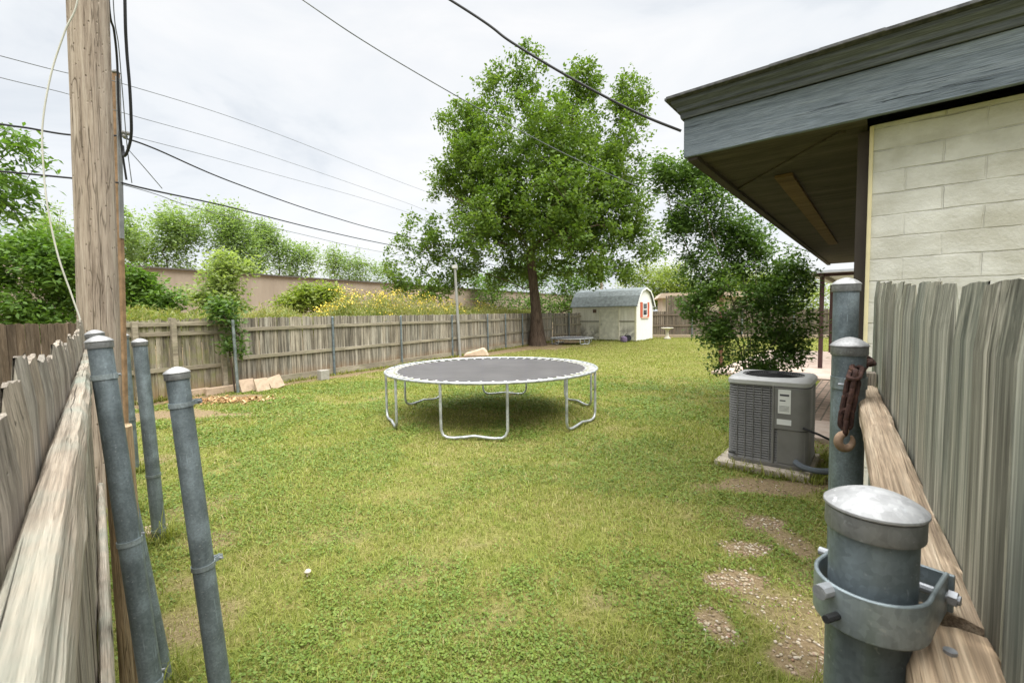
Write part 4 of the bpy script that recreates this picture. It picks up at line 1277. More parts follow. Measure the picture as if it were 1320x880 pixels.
# toy by the shed
toyp = P(806, 440, 25.0); toy = empty('toy', (toyp.x, toyp.y, 0), 0, 'small purple and black toy on the grass against the shed', 'toy')
MB().lathe([(.0, 0), (.17, .02), (.2, .14), (.17, .27), (0, .33)], (-.08, 0, 0), 14).build('body', plain('dull purple', (.16, .12, .19), .6), toy, smooth=True)
MB().tube([(.16, -.09, .22), (.16, .09, .22)], .17, 16).build('wheel', plain('black rubber', (.02, .02, .025), .7), toy, smooth=False, bevel=.02)
MB().tube([(-.05, 0, .3), (.05, 0, .42), (.12, 0, .44)], .022, 8).build('handle', plain('black rubber grip', (.02, .02, .025), .7), toy, smooth=True)

# bird bath
bbp = P(860, 437, 27.3); bb = empty('bird_bath', (bbp.x, bbp.y, 0), 0, 'pale stone bird bath on a pedestal in front of the back fence', 'bird bath')
M['stone'] = plain('pale cast stone', (.55, .51, .43), .85, var=.15, scale=10)
MB().lathe([(.2, 0), (.2, .05), (.13, .1), (.095, .2), (.085, .4), (.1, .5), (.15, .56)], n=20).build('pedestal', M['stone'], bb, smooth=True)
MB().lathe([(.13, .56), (.33, .61), (.37, .66), (.35, .67), (.28, .635), (0, .62)], n=24).build('bowl', M['stone'], bb, smooth=True)

# neighbour's low house roof beyond the back fence
nbp = P(880, 400, 38.0); nbh = empty('house', (nbp.x, nbp.y, 0), R(-14), 'low beige neighbour house just visible over the back fence', 'house')
MB().box((2.6, 3, 1.4), (8.4, 5.6, 2.8)).build('wall', plain('beige siding', (.52, .44, .36), .85), nbh)
MB().prism([(-2.0, 2.75), (7.2, 2.75), (6.9, 3.15), (-1.7, 3.15)], -.4, 6.4).build('roof', plain('tan roof', (.46, .37, .29), .9), nbh)

# thin grey light pole in front of the long fence
lpb = G(593, 459); lpt = P(586.5, 346, lpb.y)
lp_ = empty('pole', lpb, 0, 'thin grey metal pole standing before the long fence left of the tree', 'pole')
q_ = lpt - lpb
MB().tube([(0, 0, -.1), q_], [.06, .048], 12).build('shaft', plain('grey pole', (.30, .30, .28), .6, .2), lp_, smooth=True)
MB().box(q_ + Vector((0, 0, .06)), (.2, .16, .14)).build('cap', plain('grey cap box', (.5, .5, .47), .6), lp_, bevel=.02)

# patio cover posts and roof
M['pc'] = plain('dark red brown steel', (.055, .028, .026), .55)
pcA = P(1057, 476, 12.2); pcB = P(1070, 455, 16.6)
pco = empty('patio_cover', WC, hang, 'dark framed patio cover on slim posts beside the house', 'patio cover')
for p in (pcA, pcB):
    lx, ly = tolocal(p)
    MB().box((lx, ly, 1.25), (.10, .10, 2.5)).build('post', M['pc'], pco, bevel=.006)
la_, lb_ = tolocal(pcA), tolocal(pcB)
rfm = MB(); rfm.box(((la_[0] + 0) / 2 - .1, (la_[1] + lb_[1]) / 2, 2.62), (abs(la_[0]) + .5, lb_[1] - la_[1] + .7, .06)); rfm.build('roof', plain('pale roof sheet', (.42, .44, .46), .5), pco)
rfm = MB(); rfm.box((la_[0], (la_[1] + lb_[1]) / 2, 2.55), (.06, lb_[1] - la_[1] + .6, .09)); rfm.box(((la_[0]) / 2, la_[1] - .02, 2.55), (abs(la_[0]) + .4, .06, .085)); rfm.build('beam', M['pc'], pco)
rpp = P(929, 474, 13.0)
rpo = empty('post', (rpp.x, rpp.y, 0), 0, 'slim rust brown post at the edge of the patio behind the leafy bush', 'post')
MB().lathe([(.06, -.1), (.06, 2.45), (0, 2.46)], n=12).build('shaft', plain('rust brown post', (.14, .065, .04), .7), rpo, smooth=True)

# ------------------------------------------------------------------ warehouse beyond the fence
w0 = P(100, 345, 26.6); w1 = P(760, 380, 98); w0.z = w1.z = 0
wd_ = (w1 - w0); wl = wd_.length
wh = empty('warehouse', w0, math.atan2(wd_.y, wd_.x), 'long low tan warehouse wall beyond the left fence', 'building')
k = NT('tan metal wall', .8, .2); n1 = k.noise(k.coord((1, 1, .3)), .8, 5)
wv_ = k.n('ShaderNodeTexWave', Vector=k.coord(), Scale=1.0); wv_.bands_direction = 'X'
c = k.ramp(n1, [(.3, (.275, .225, .175)), (.7, (.34, .285, .225))]); k.color(c); k.bump(wv_.outputs['Fac'], .3, .03)
wz_ = EYE + 3.28
MB().box((wl / 2 - 6, 8, wz_ / 2), (wl + 12, 16, wz_)).build('wall', k.m, wh)
MB().box((wl / 2 - 6, 7.95, wz_ + .045), (wl + 12.6, 16.3, .1)).build('roof_edge', plain('dark roof edge', (.10, .09, .08), .7), wh)

# ------------------------------------------------------------------ foliage machinery
def leaves_mesh(name, C, rad, per, size, mat, parent=None, flat=.5, aspect=.5, seed=0, droop=0.0, origin=None):
    """C clump centres; each clump gets `per` folded leaves scattered within rad"""
    g = np.random.default_rng(seed)
    C = np.asarray(C, float); N = len(C)
    rad = np.broadcast_to(np.asarray(rad, float), (N,))
    pos = np.repeat(C, per, 0) + g.normal(0, .5, (N * per, 3)) * np.repeat(rad, per)[:, None] * np.array([1, 1, .8])
    n = len(pos)
    d = g.normal(0, 1, (n, 3)); d[:, 2] = d[:, 2] * flat - droop; d /= np.linalg.norm(d, axis=1)[:, None]
    nrm = g.normal(0, .55, (n, 3)); nrm[:, 2] += 1.0
    nrm -= d * (nrm * d).sum(1)[:, None]; nrm /= np.linalg.norm(nrm, axis=1)[:, None] + 1e-9
    s = np.cross(d, nrm)
    L = size * g.uniform(.6, 1.25, n)[:, None]; W = L * aspect * .5
    fold = nrm * (L * .08)
    V = np.stack([pos, pos + d * L * .45 + s * W + fold, pos + d * L, pos + d * L * .45 - s * W + fold], 1).reshape(-1, 3)
    F = np.arange(n * 4).reshape(-1, 4)
    if origin is not None: V = V - np.asarray(origin)
    return mesh_np(name, V, F, mat, parent)

def in_lobes(lobes, n_total, seed, shell=.35, hole=.0, hs=.8):
    """clump centres inside ellipsoids (cx,cy,cz,rx,ry,rz)"""
    g = np.random.default_rng(seed); out = []
    vol = np.array([(l[3] * l[4] * l[5]) ** (2 / 3) for l in lobes]); vol /= vol.sum()
    for l, f in zip(lobes, vol):
        m = max(3, int(n_total * f))
        d = g.normal(0, 1, (m, 3)); d /= np.linalg.norm(d, axis=1)[:, None]
        r = g.uniform(0, 1, m) ** shell
        out.append(np.array(l[:3]) + d * r[:, None] * np.array(l[3:6]))
    P_ = np.concatenate(out)
    if hole > 0:
        q = fbm(P_[:, 0] / hs + P_[:, 1] * .37 / hs, P_[:, 2] / hs + P_[:, 1] * .53 / hs, seed, 3)
        P_ = P_[q > hole]
    return P_

def skeleton(base_nodes, targets, step, r_tip, expo=2.4, seed=0, wob=.12):
    """base_nodes: list of (pos,parent). targets join the nearest node through short segments. returns tubes"""
    g = np.random.default_rng(seed)
    pos = [np.array(p, float) for p, _ in base_nodes]; par = [q for _, q in base_nodes]
    root = pos[0]
    order = np.argsort([min(np.linalg.norm(t - p) for p in pos) for t in targets])
    for ti in order:
        t = np.asarray(targets[ti], float)
        A = np.array(pos)
        dv = np.linalg.norm(A - t, axis=1) + np.maximum(0, A[:, 2] - t[2]) * .8
        j = int(np.argmin(dv)); a = pos[j]
        L = np.linalg.norm(t - a); m = max(1, int(L / step))
        prev = j
        for i in range(1, m + 1):
            u = i / m
            p = a + (t - a) * u
            if i < m: p = p + g.normal(0, wob, 3) * min(step, L) * .5; p[2] += .06 * L * math.sin(math.pi * u)
            pos.append(p); par.append(prev); prev = len(pos) - 1
    n = len(pos); rad = np.zeros(n); acc = np.zeros(n)
    for i in range(n - 1, -1, -1):
        rad[i] = max(r_tip, acc[i] ** (1 / expo)) if acc[i] > 0 else r_tip
        if par[i] is not None and par[i] >= 0: acc[par[i]] += rad[i] ** expo
    return np.array(pos), par, rad

def branches_mesh(name, pos, par, rad, mat, parent, nside=6, minr=0.0, origin=(0, 0, 0), flare=None):
    kids = {}
    for i, p in enumerate(par):
        if p is not None and p >= 0: kids.setdefault(p, []).append(i)
    mbx = MB(); o = Vector(origin)
    stack = [(0, None)]
    while stack:
        s, pa = stack.pop()
        chain = [pa] if pa is not None else []
        cur = s
        while True:
            chain.append(cur); ks = kids.get(cur, [])
            if not ks: break
            ks = sorted(ks, key=lambda q: -rad[q])
            for q in ks[1:]:
                stack.append((q, cur))
            cur = ks[0]
        if len(chain) < 2: continue
        rr = [rad[q] for q in chain]
        if pa is not None: rr[0] = min(rr[0], rr[1] * 1.15)
        if max(rr) < minr: continue
        nsd = nside if max(rr) > .05 else 5
        mbx.tube([Vector(pos[q]) - o for q in chain], rr, max(4, nsd + (6 if max(rr) > .2 else 0)), cap=False)
    ob = mbx.build(name, mat, parent, smooth=True)
    return ob

# ------------------------------------------------------------------ the big tree
TY = 25.0; tb = G(693, 445); tb.z = 0; TYb = tb.y
def tp_(px, py, dy=0.0):
    p = P(px, py, TYb + dy); return np.array(p)
mpp = TYb / FPX
crown = []
LOB = [(690, 106, 56, 42, 0), (645, 126, 40, 38, 15), (742, 114, 38, 36, -10), (812, 130, 26, 36, 10), (603, 165, 38, 40, 0), (700, 175, 75, 55, -30), (700, 175, 70, 55, 45), (790, 195, 46, 58, 0),
       (625, 225, 66, 56, -25), (620, 235, 60, 52, 40), (720, 255, 85, 58, -50), (725, 255, 80, 55, 50), (800, 265, 44, 50, 0), (573, 255, 36, 42, 0), (560, 308, 50, 40, -10), (640, 300, 62, 46, -50), (650, 300, 60, 44, 45),
       (745, 312, 70, 46, -40), (750, 315, 62, 42, 45), (815, 305, 34, 34, 0), (524, 345, 36, 26, -15), (530, 330, 34, 26, 10), (512, 350, 20, 16, 5), (548, 372, 28, 16, -5), (515, 365, 22, 14, 0), (545, 360, 26, 20, 15), (590, 352, 52, 28, 0), (705, 345, 56, 26, 60), (772, 345, 48, 26, -20), (558, 375, 26, 18, -20), (835, 330, 22, 18, 0), (800, 350, 30, 20, 10), (645, 352, 40, 24, 45)]
for cx, cy, rx, ry, dpx in LOB:
    c = tp_(cx, cy, dpx * mpp); s_ = mpp * (c[1] / TYb)
    crown.append((c[0], c[1], c[2], rx * s_, (rx + ry) * .5 * s_, ry * s_))
tree = empty('tree', tb, 0, 'tall broad leafy shade tree with dark trunk at the back of the lawn', 'tree')
M['bark'] = bark_mat('dark ridged bark', (.045, .032, .024), (.13, .095, .07))
M['leaf_tree'] = leaf_mat('shade tree leaves', (.068, .130, .022), (.122, .20, .036), (.21, .295, .058), .38)
clumps = in_lobes(crown, 5400, 5, .5, .405, 1.1)
_lowk = np.clip((clumps[:, 2] - 4.0) / 5.5, 0, 1) * .4 + .6
clumps = clumps[np.random.default_rng(77).uniform(0, 1, len(clumps)) < _lowk]
trunk = [(np.array(tb) + np.array([0, 0, -.1]), None)]
tk = [(692, 425, 0), (691, 400, 0), (688, 370, 0), (685, 340, 0), (684, 322, 0)]
for px_, py_, d_ in tk: trunk.append((tp_(px_, py_, d_), len(trunk) - 1))
fork = len(trunk) - 1
def limb(pts, frm):
    prev = frm
    for q in pts: trunk.append((tp_(*q), prev)); prev = len(trunk) - 1
    return prev
limb([(680, 290, 0), (676, 250, .5), (678, 210, .6), (684, 165, .3), (690, 120, 0), (692, 85, 0)], fork)
limb([(694, 295, -.3), (703, 255, -.6), (716, 215, -.6), (735, 165, 0), (745, 120, 0)], fork)
limb([(668, 305, .4), (650, 270, 1.0), (628, 235, 1.5), (605, 195, 1.2), (600, 160, .5)], fork)
limb([(670, 300, -.8), (645, 280, -1.8), (610, 265, -2.5), (575, 250, -1.5)], fork)
limb([(700, 305, .6), (720, 285, 1.4), (755, 250, 1.6), (790, 215, .8), (812, 150, .4)], fork)
limb([(702, 310, -1.0), (730, 300, -2.0), (770, 290, -1.5), (810, 290, 0)], fork)
limb([(672, 318, 0), (640, 312, -.5), (595, 312, -.8), (550, 320, -.6), (525, 340, -.5)], fork)
limb([(686, 318, 1.5), (692, 305, 3), (700, 290, 4)], fork)
limb([(680, 318, -1.5), (668, 300, -3), (655, 285, -4)], fork)
limb([(676, 372, .0), (655, 362, -.4), (620, 350, -.6), (590, 345, -.4)], 3)
g = np.random.default_rng(2)
tgt = clumps[g.choice(len(clumps), 520, replace=False)]
pos, par, rad = skeleton(trunk, list(tgt), .8, .012, 2.25, 3)
rad = np.minimum(rad, .60)
tr_r = [.50, .36, .27, .235, .22, .23]
for i in range(6): rad[i] = tr_r[i]
lim = rad.copy()
for i in range(6, len(rad)):
    lim[i] = min(rad[i] * .62 if rad[i] > .03 else rad[i], lim[par[i]] * .85 if par[i] >= 6 else .2)
branches_mesh('trunk', pos, par, lim, M['bark'], tree, 7, origin=tb)
leaves_mesh('crown', clumps, .34, 30, .20, M['leaf_tree'], tree, flat=.7, aspect=.55, seed=8, droop=.15, origin=tb)

# ------------------------------------------------------------------ the leafy multi-stemmed bush by the air conditioner
BY = 8.2; bbse = P(966, 490, BY); bbse.z = 0
M['bark_grey'] = bark_mat('smooth tan bark', (.13, .10, .075), (.30, .24, .18), 20)
M['leaf_bush'] = leaf_mat('dark glossy leaves', (.045, .098, .02), (.09, .162, .035), (.165, .255, .06), .38)
bsc = BY / FPX
def bp(px, py, dpx=0):
    return np.array(P(px, py, BY + dpx * bsc))
bl = []
for cx, cy, rx, ry, dpx in [(885, 225, 34, 34, 0), (865, 250, 22, 30, 10), (915, 255, 42, 38, -10), (885, 295, 38, 34, 20), (940, 300, 48, 40, 0), (975, 325, 45, 36, -10), (1010, 350, 40, 26, 10), (905, 345, 42, 32, 0), (950, 370, 52, 38, -20),
                             (1000, 395, 44, 34, 0), (960, 420, 48, 34, -10), (1005, 430, 36, 28, 10), (975, 455, 44, 26, -5), (1030, 375, 22, 26, 0), (940, 455, 24, 18, 0), (1010, 460, 28, 16, 0), (860, 300, 20, 26, 0), (850, 215, 16, 26, 5), (905, 220, 30, 34, 20), (1040, 410, 22, 24, 0), (1020, 445, 34, 20, 10), (930, 420, 26, 24, 0), (985, 475, 40, 16, -5), (930, 475, 18, 10, 0), (900, 385, 34, 26, 0), (890, 330, 34, 28, 5), (870, 280, 26, 30, 0), (925, 370, 36, 30, 8), (860, 225, 24, 28, 0), (1035, 350, 22, 18, 0), (945, 345, 40, 34, 12), (970, 365, 40, 30, -8), (915, 320, 34, 30, -6), (960, 310, 34, 28, 6), (900, 400, 26, 24, 6), (1000, 372, 30, 22, 4), (920, 430, 22, 24, -4)]:
    c = bp(cx, cy, dpx); bl.append((c[0], c[1], c[2], rx * bsc, (rx + ry) * .5 * bsc, ry * bsc))
bush = empty('bush', bbse, 0, 'dark green multi stemmed leafy bush behind the air conditioner', 'bush')
bc = in_lobes(bl, 2350, 6, .65, .42, .40)
bn = [(np.array(bbse) + np.array([0, 0, -.05]), None)]
def blimb(pts):
    prev = 0
    for q in pts: bn.append((bp(*q), prev)); prev = len(bn) - 1
for st_ in ([(958, 440, -8), (945, 390, -12), (925, 320, -15), (900, 250, -5), (885, 210, 0)], [(964, 430, 4), (960, 370, 8), (945, 300, 12), (930, 245, 10)], [(968, 430, -3), (975, 370, -10), (972, 315, -12)],
            [(974, 440, 5), (990, 400, 10), (1008, 355, 10)], [(955, 450, 10), (930, 400, 15), (895, 340, 18), (868, 280, 12), (852, 220, 5)], [(978, 460, -8), (1000, 440, -12), (1025, 395, -5)]): blimb(st_)
g = np.random.default_rng(5)
pos, par, rad = skeleton(bn, list(bc[g.choice(len(bc), 260, replace=False)]), .25, .0035, 2.3, 4)
rad = np.minimum(rad * .75, .045)
branches_mesh('stems', pos, par, rad, M['bark_grey'], bush, 7, origin=bbse)
leaves_mesh('leaves', bc, .15, 22, .078, M['leaf_bush'], bush, flat=.5, aspect=.5, seed=18, droop=.2, origin=bbse)

# ------------------------------------------------------------------ trees and shrubs behind the fences
M['leaf_pale'] = leaf_mat('pale feathery leaves', (.22, .285, .11), (.29, .36, .14), (.38, .44, .19), .5)
M['leaf_far'] = leaf_mat('far feathery leaves', (.16, .235, .09), (.22, .305, .12), (.31, .395, .165), .48)
M['leaf_weed'] = leaf_mat('weed stems and leaves', (.13, .19, .04), (.24, .28, .075), (.44, .38, .17), .35)
M['leaf_mid'] = leaf_mat('mid green leaves', (.065, .135, .025), (.11, .20, .038), (.18, .285, .06), .4)
M['leaf_lime'] = leaf_mat('lime weeds', (.15, .215, .04), (.22, .29, .055), (.32, .36, .10), .42)
M['flower'] = plain('yellow petals', (.66, .50, .07), .7, var=.15)
def px_tree(name, label, cat, Y, lobes, nclump, leaf, per, mat, base_px, seed, group=None, rad=.5, hole=.42, hs=1.2, stems=True, parts=('trunk', 'crown')):
    s_ = Y / FPX; L_ = []
    for cx, cy, rx, ry, *dd in lobes:
        c = P(cx, cy, Y + (dd[0] if dd else 0) * s_); L_.append((c.x, c.y, c.z, rx * s_, (rx + ry) * .5 * s_, ry * s_))
    b = P(base_px, 440, Y); b.z = 0
    root = empty(name, b, 0, label, cat, group)
    gx = np.random.default_rng(seed + 500)
    for l in list(L_):
        for _ in range(3 if Y > 40 else 1):
            a_ = gx.uniform(.35, .6)
            L_.append((l[0] + gx.normal(0, .65) * l[3], l[1] + gx.normal(0, .5) * l[4], l[2] + gx.uniform(.2, .95) * l[5], l[3] * a_ * .7, l[4] * a_ * .7, l[5] * a_))
        if Y > 40: L_.append((l[0], l[1], l[2] - l[5] * 1.3, l[3] * 1.1, l[4], l[5]))
    C = in_lobes(L_, int(nclump * (1.25 if Y > 40 else 1.0)), seed, .6, hole + .03, hs)
    C = C[C[:, 2] > .1]
    if stems:
        top = np.mean(np.array([l[:3] for l in L_]), 0)
        bn_ = [(np.array(b) + np.array([0, 0, -.1]), None)]
        for t in (.25, .5, .75): bn_.append((np.array(b) * (1 - t) + np.array([top[0] * .6 + b.x * .4, top[1], top[2]]) * t, len(bn_) - 1))
        g_ = np.random.default_rng(seed)
        sel = C[g_.choice(len(C), min(len(C), 70), replace=False)]
        po, pa, ra = skeleton(bn_, list(sel), max(.2, s_ * 20), s_ * .35, 2.3, seed)
        ra = np.minimum(ra * .8, s_ * 5)
        branches_mesh(parts[0], po, pa, ra, M['bark'], root, 6, origin=b)
    leaves_mesh(parts[1], C, rad, per, leaf, mat, root, seed=seed + 1, origin=b, aspect=.5)
    return root

# feathery trees beyond the warehouse
tg = 'feathery trees behind the warehouse'
px_tree('tree', 'wide pale feathery tree over the warehouse roof, right beside the utility pole', 'tree', 52, [(205, 310, 40, 32), (240, 305, 38, 34), (180, 325, 25, 25), (230, 285, 24, 18)], 420, .38, 36, M['leaf_far'], 225, 41, tg, rad=1.3, hole=.36, hs=3)
px_tree('tree', 'pale feathery tree over the roof, second from the utility pole', 'tree', 56, [(300, 300, 26, 30), (315, 320, 32, 25), (290, 280, 14, 14)], 260, .38, 36, M['leaf_far'], 305, 42, tg, rad=1.3, hole=.38, hs=3)
px_tree('tree', 'thin pale tree over the roof, between the two clumps of feathery trees', 'tree', 60, [(350, 315, 26, 26), (375, 332, 26, 18), (338, 300, 14, 14), (398, 335, 10, 12)], 220, .38, 36, M['leaf_far'], 360, 43, tg, rad=1.3, hole=.42, hs=3)
px_tree('tree', 'small isolated pale tree over the roof, nearest to the big tree', 'tree', 78, [(440, 342, 26, 18), (465, 346, 18, 12), (430, 330, 12, 10), (490, 352, 14, 8)], 200, .38, 36, M['leaf_far'], 448, 44, tg, rad=1.4, hole=.38, hs=3)
px_tree('tree', 'hazy tree peeking left of the utility pole above the thicket', 'tree', 46, [(85, 300, 22, 32), (60, 320, 30, 25), (165, 310, 14, 34), (150, 290, 10, 22)], 220, .38, 36, M['leaf_far'], 90, 45, tg, rad=1.0, hole=.40, hs=3)
# thicket at the far left behind the dark fence
px_tree('thicket_shrub', 'big bright green shrub at the left edge behind the dark fence', 'shrub', 12.5, [(30, 365, 60, 50), (-40, 350, 60, 60), (60, 340, 40, 32), (20, 320, 40, 25), (40, 410, 70, 30)], 1000, .16, 24, M['leaf_mid'], 20, 51, 'shrubs behind the fence', rad=.4, hole=.36, hs=.9, parts=('stems', 'leaves'))
px_tree('thicket_shrub', 'bright green shrub hugging the left side of the utility pole', 'shrub', 14, [(92, 370, 30, 40), (80, 340, 26, 25), (100, 405, 30, 25)], 450, .16, 24, M['leaf_mid'], 95, 52, 'shrubs behind the fence', rad=.4, hole=.36, hs=.9, parts=('stems', 'leaves'))
px_tree('thicket_shrub', 'dark green shrub just right of the utility pole above the mossy fence', 'shrub', 13, [(186, 372, 24, 18), (178, 392, 26, 16), (205, 396, 18, 12)], 260, .15, 24, M['leaf_mid'], 190, 53, 'shrubs behind the fence', rad=.35, hole=.38, hs=.8, parts=('stems', 'leaves'))
px_tree('thicket_shrub', 'tall loose shrub above the fence, in front of the tan wall', 'shrub', 14, [(290, 362, 26, 18), (300, 342, 20, 12), (275, 384, 24, 12), (318, 348, 16, 9), (295, 395, 22, 12)], 330, .15, 22, M['leaf_pale'], 290, 54, 'shrubs behind the fence', rad=.35, hole=.40, hs=.8, parts=('stems', 'leaves'))
px_tree('thicket_shrub', 'rounded lime green shrub over the fence left of the yellow flowers', 'shrub', 17, [(400, 384, 30, 14), (425, 390, 26, 11), (378, 393, 18, 10), (430, 378, 12, 8)], 300, .16, 22, M['leaf_lime'], 405, 55, 'shrubs behind the fence', rad=.35, hole=.38, hs=.8, parts=('stems', 'leaves'))
# vine growing through the mossy fence
px_tree('climbing_shrub', 'dark green sapling spilling over the mossy fence at the steel post', 'shrub', FA1.y - .45, [(290, 418, 18, 28), (283, 395, 16, 18), (298, 440, 12, 14), (272, 432, 12, 8), (305, 455, 8, 8)], 105, .11, 20, M['leaf_bush'], 300, 56, None, rad=.20, hole=.36, hs=.6, parts=('stems', 'leaves'))
# background trees behind the shed
px_tree('tree', 'light green tree mass behind the shed roof', 'tree', 62, [(850, 362, 34, 18), (880, 372, 30, 12), (815, 368, 20, 14)], 380, .38, 36, M['leaf_lime'], 850, 61, None, rad=1.3, hole=.33, hs=3)
px_tree('tree', 'light green tree glimpsed behind the trunk of the big tree', 'tree', 60, [(640, 368, 40, 20), (690, 362, 40, 24), (740, 368, 34, 20)], 420, .38, 36, M['leaf_mid'], 700, 62, None, rad=1.3, hole=.35, hs=3)
px_tree('tree', 'pale tree mass low behind the patio and the bush', 'tree', 55, [(960, 375, 60, 22), (1030, 378, 45, 22)], 420, .38, 36, M['leaf_lime'], 990, 63, None, rad=1.3, hole=.35, hs=3)
# branch of an unseen tree reaching in at the upper left
BYl = 7.2
trb = P(-230, 440, BYl); trb.z = 0
ltr = empty('tree', trb, 0, 'leafy branch of a tree reaching in at the upper left edge', 'tree')
s_ = BYl / FPX; Ls = []
for cx, cy, rx, ry, dpx in [(25, 190, 26, 22, 0), (45, 235, 24, 12, 10), (15, 265, 30, 20, 0), (0, 220, 30, 30, -10), (-60, 230, 60, 70, 0), (-140, 180, 90, 90, 20), (55, 205, 16, 10, 0), (10, 165, 16, 12, 0)]:
    c = P(cx, cy, BYl + dpx * s_); Ls.append((c.x, c.y, c.z, rx * s_, (rx + ry) / 2 * s_, ry * s_))
lc = in_lobes(Ls, 330, 71, .5, .36, .6)
bn_ = [(np.array(trb), None), (np.array(P(-220, 330, BYl)), 0), (np.array(P(-190, 250, BYl)), 1), (np.array(P(-120, 235, BYl)), 2), (np.array(P(-60, 245, BYl)), 3), (np.array(P(-10, 235, BYl)), 4)]
g = np.random.default_rng(9)
po, pa, ra = skeleton(bn_, list(lc[g.choice(len(lc), 90, replace=False)]), .25, .004, 2.3, 5)
ra[:3] = .14
branches_mesh('trunk', po, pa, np.minimum(ra, .14), M['bark'], ltr, 7, origin=trb)
leaves_mesh('crown', lc, .17, 20, .13, M['leaf_mid'], ltr, flat=.5, aspect=.36, seed=72, droop=.5, origin=trb)

# weeds and yellow flowers beyond the long fence
def weeds():
    g = np.random.default_rng(81); C = []; Fl = []
    d = (FB1 - FA0); d.z = 0; d.normalize(); nrm = Vector((-d.y, d.x, 0))
    A = []
    for i in range(5200):
        px_ = g.uniform(150, 690)
        t = along(FA1, FB1, px_) if px_ > 300 else along(FA0, FA1, px_)
        base = (FA1 if px_ > 300 else FA0) + ((FB1 - FA1) if px_ > 300 else (FA1 - FA0)).normalized() * t
        w = g.uniform(.3, 3.2)
        rd = ray(px_, 440); rd.z = 0; rd.normalize(); p = base + rd * (w / max(.25, rd.dot(nrm)))
        w = (p - base).length * .5
        hmax = 1.40 + .55 * float(fbm(px_ / 26., w * .5, 4, 3)) + (.12 if px_ > 420 else .0)
        A.append((p.x, p.y, g.uniform(.5, 1.0) ** .5 * hmax))
        if 410 < px_ < 640 and g.uniform() < .22 * (1 if px_ < 590 else .4) * (2.0 * float(fbm(px_ / 14., 3.3, 6, 3)) - .25):
            hz = hmax + g.uniform(-.1, .55) * (1.2 if 430 < px_ < 560 else .7)
            Fl.append((p.x, p.y, hz))
            A.append((p.x, p.y, hz - .15)); A.append((p.x, p.y, hz - .3))
    o = leaves_mesh('weeds', np.array(A), .22, 14, .13, M['leaf_weed'], None, flat=1.6, aspect=.2, seed=82)
    tag(o, 'tangle of lime green weeds growing behind the long fence', 'weeds', None, 'stuff')
    o = leaves_mesh('yellow_flowers', np.array(Fl), .17, 9, .06, M['flower'], None, flat=.4, aspect=.9, seed=83)
    tag(o, 'yellow wildflower heads massed behind the long fence', 'flowers', None, 'stuff')
weeds()

# ------------------------------------------------------------------ small things along the fence
M['paver'] = plain('tan paver', (.46, .35, .25), .9, var=.2, scale=12, bump=.3)
fd = (FB1 - FA1); fd.z = 0; fd.normalize(); fn = Vector((fd.y, -fd.x, 0))
pg = 'tan pavers leaning at the foot of the fence'
for (px_, py_, w_, lab) in ((321, 505, .33, 'tan paver leaning on the fence, leftmost of three'), (340, 504, .31, 'tan paver leaning on the fence, middle of three'), (359, 500, .33, 'tan paver leaning on the fence, rightmost of three and most tilted')):
    p = G(px_, py_)
    o = MB().box((0, 0, .15), (w_, .06, .30)).build('paver', M['paver'], None, bevel=.008)
    o.location = p; o.rotation_euler = (R(-24), 0.0 if px_ < 350 else R(-12), math.atan2(fd.y, fd.x)); tag(o, lab, 'paver', pg)
for (px_, py_, L_, lab) in ((288, 506, .75, 'flat tan edging stone left of the leaning pavers'), (247, 511, .7, 'flat tan edging stone left of the other edging stone')):
    p = G(px_, py_)
    o = MB().box((0, 0, .07), (L_, .15, .15)).build('edging_stone', M['paver'], None, bevel=.01)
    o.location = p; o.rotation_euler = (0, 0, math.atan2(FA1.y - FA0.y, FA1.x - FA0.x) + .05); tag(o, lab, 'stone', 'flat edging stones by the fence')
b_ = G(307, 507); t_ = P(300, 412, b_.y - .1)
lpp = empty('pipe_post', b_, 0, 'slim grey steel pipe leaning on the long fence where the mossy section ends', 'pipe')
MB().tube([(0, 0, -.05), (t_ - b_)], .03, 12).build('shaft', M['galv_band'], lpp, smooth=True)
p = G(417, 489)
o = MB().box((0, 0, .12), (.24, .2, .26)).build('concrete_block', plain('grey block', (.33, .31, .27), .9, var=.2, scale=15), None, bevel=.012); o.location = p; o.rotation_euler = (0, 0, .9); tag(o, 'small grey concrete block at the fence foot by a steel post', 'block')
p = G(614, 459)
o = MB().prism([(-.5, 0), (.5, 0), (.42, .2), (.3, .34), (-.1, .22), (-.42, .14)], -.2, .2).build('stone', plain('pale flat stone', (.55, .43, .32), .9, var=.2, scale=5), None, bevel=.05); o.location = p; tag(o, 'pale tan stone at the fence seen just over the trampoline', 'stone')
p = G(186, 690)
o = MB().box((0, 0, .02), (.26, .16, .05)).build('paver', M['paver'], None, bevel=.008); o.location = p; o.rotation_euler = (0, 0, .3); tag(o, 'flat tan paver in the grass at the foot of the utility pole', 'paver')
p = G(397, 740)
o = MB().lathe([(.010, -.01), (.010, .014), (.019, .016), (.021, .022), (.014, .031), (0, .034)], n=14).build('mushroom', plain('white mushroom', (.52, .45, .37), .7), None, smooth=True); o.location = p; tag(o, 'single small white mushroom in the lawn', 'mushroom')

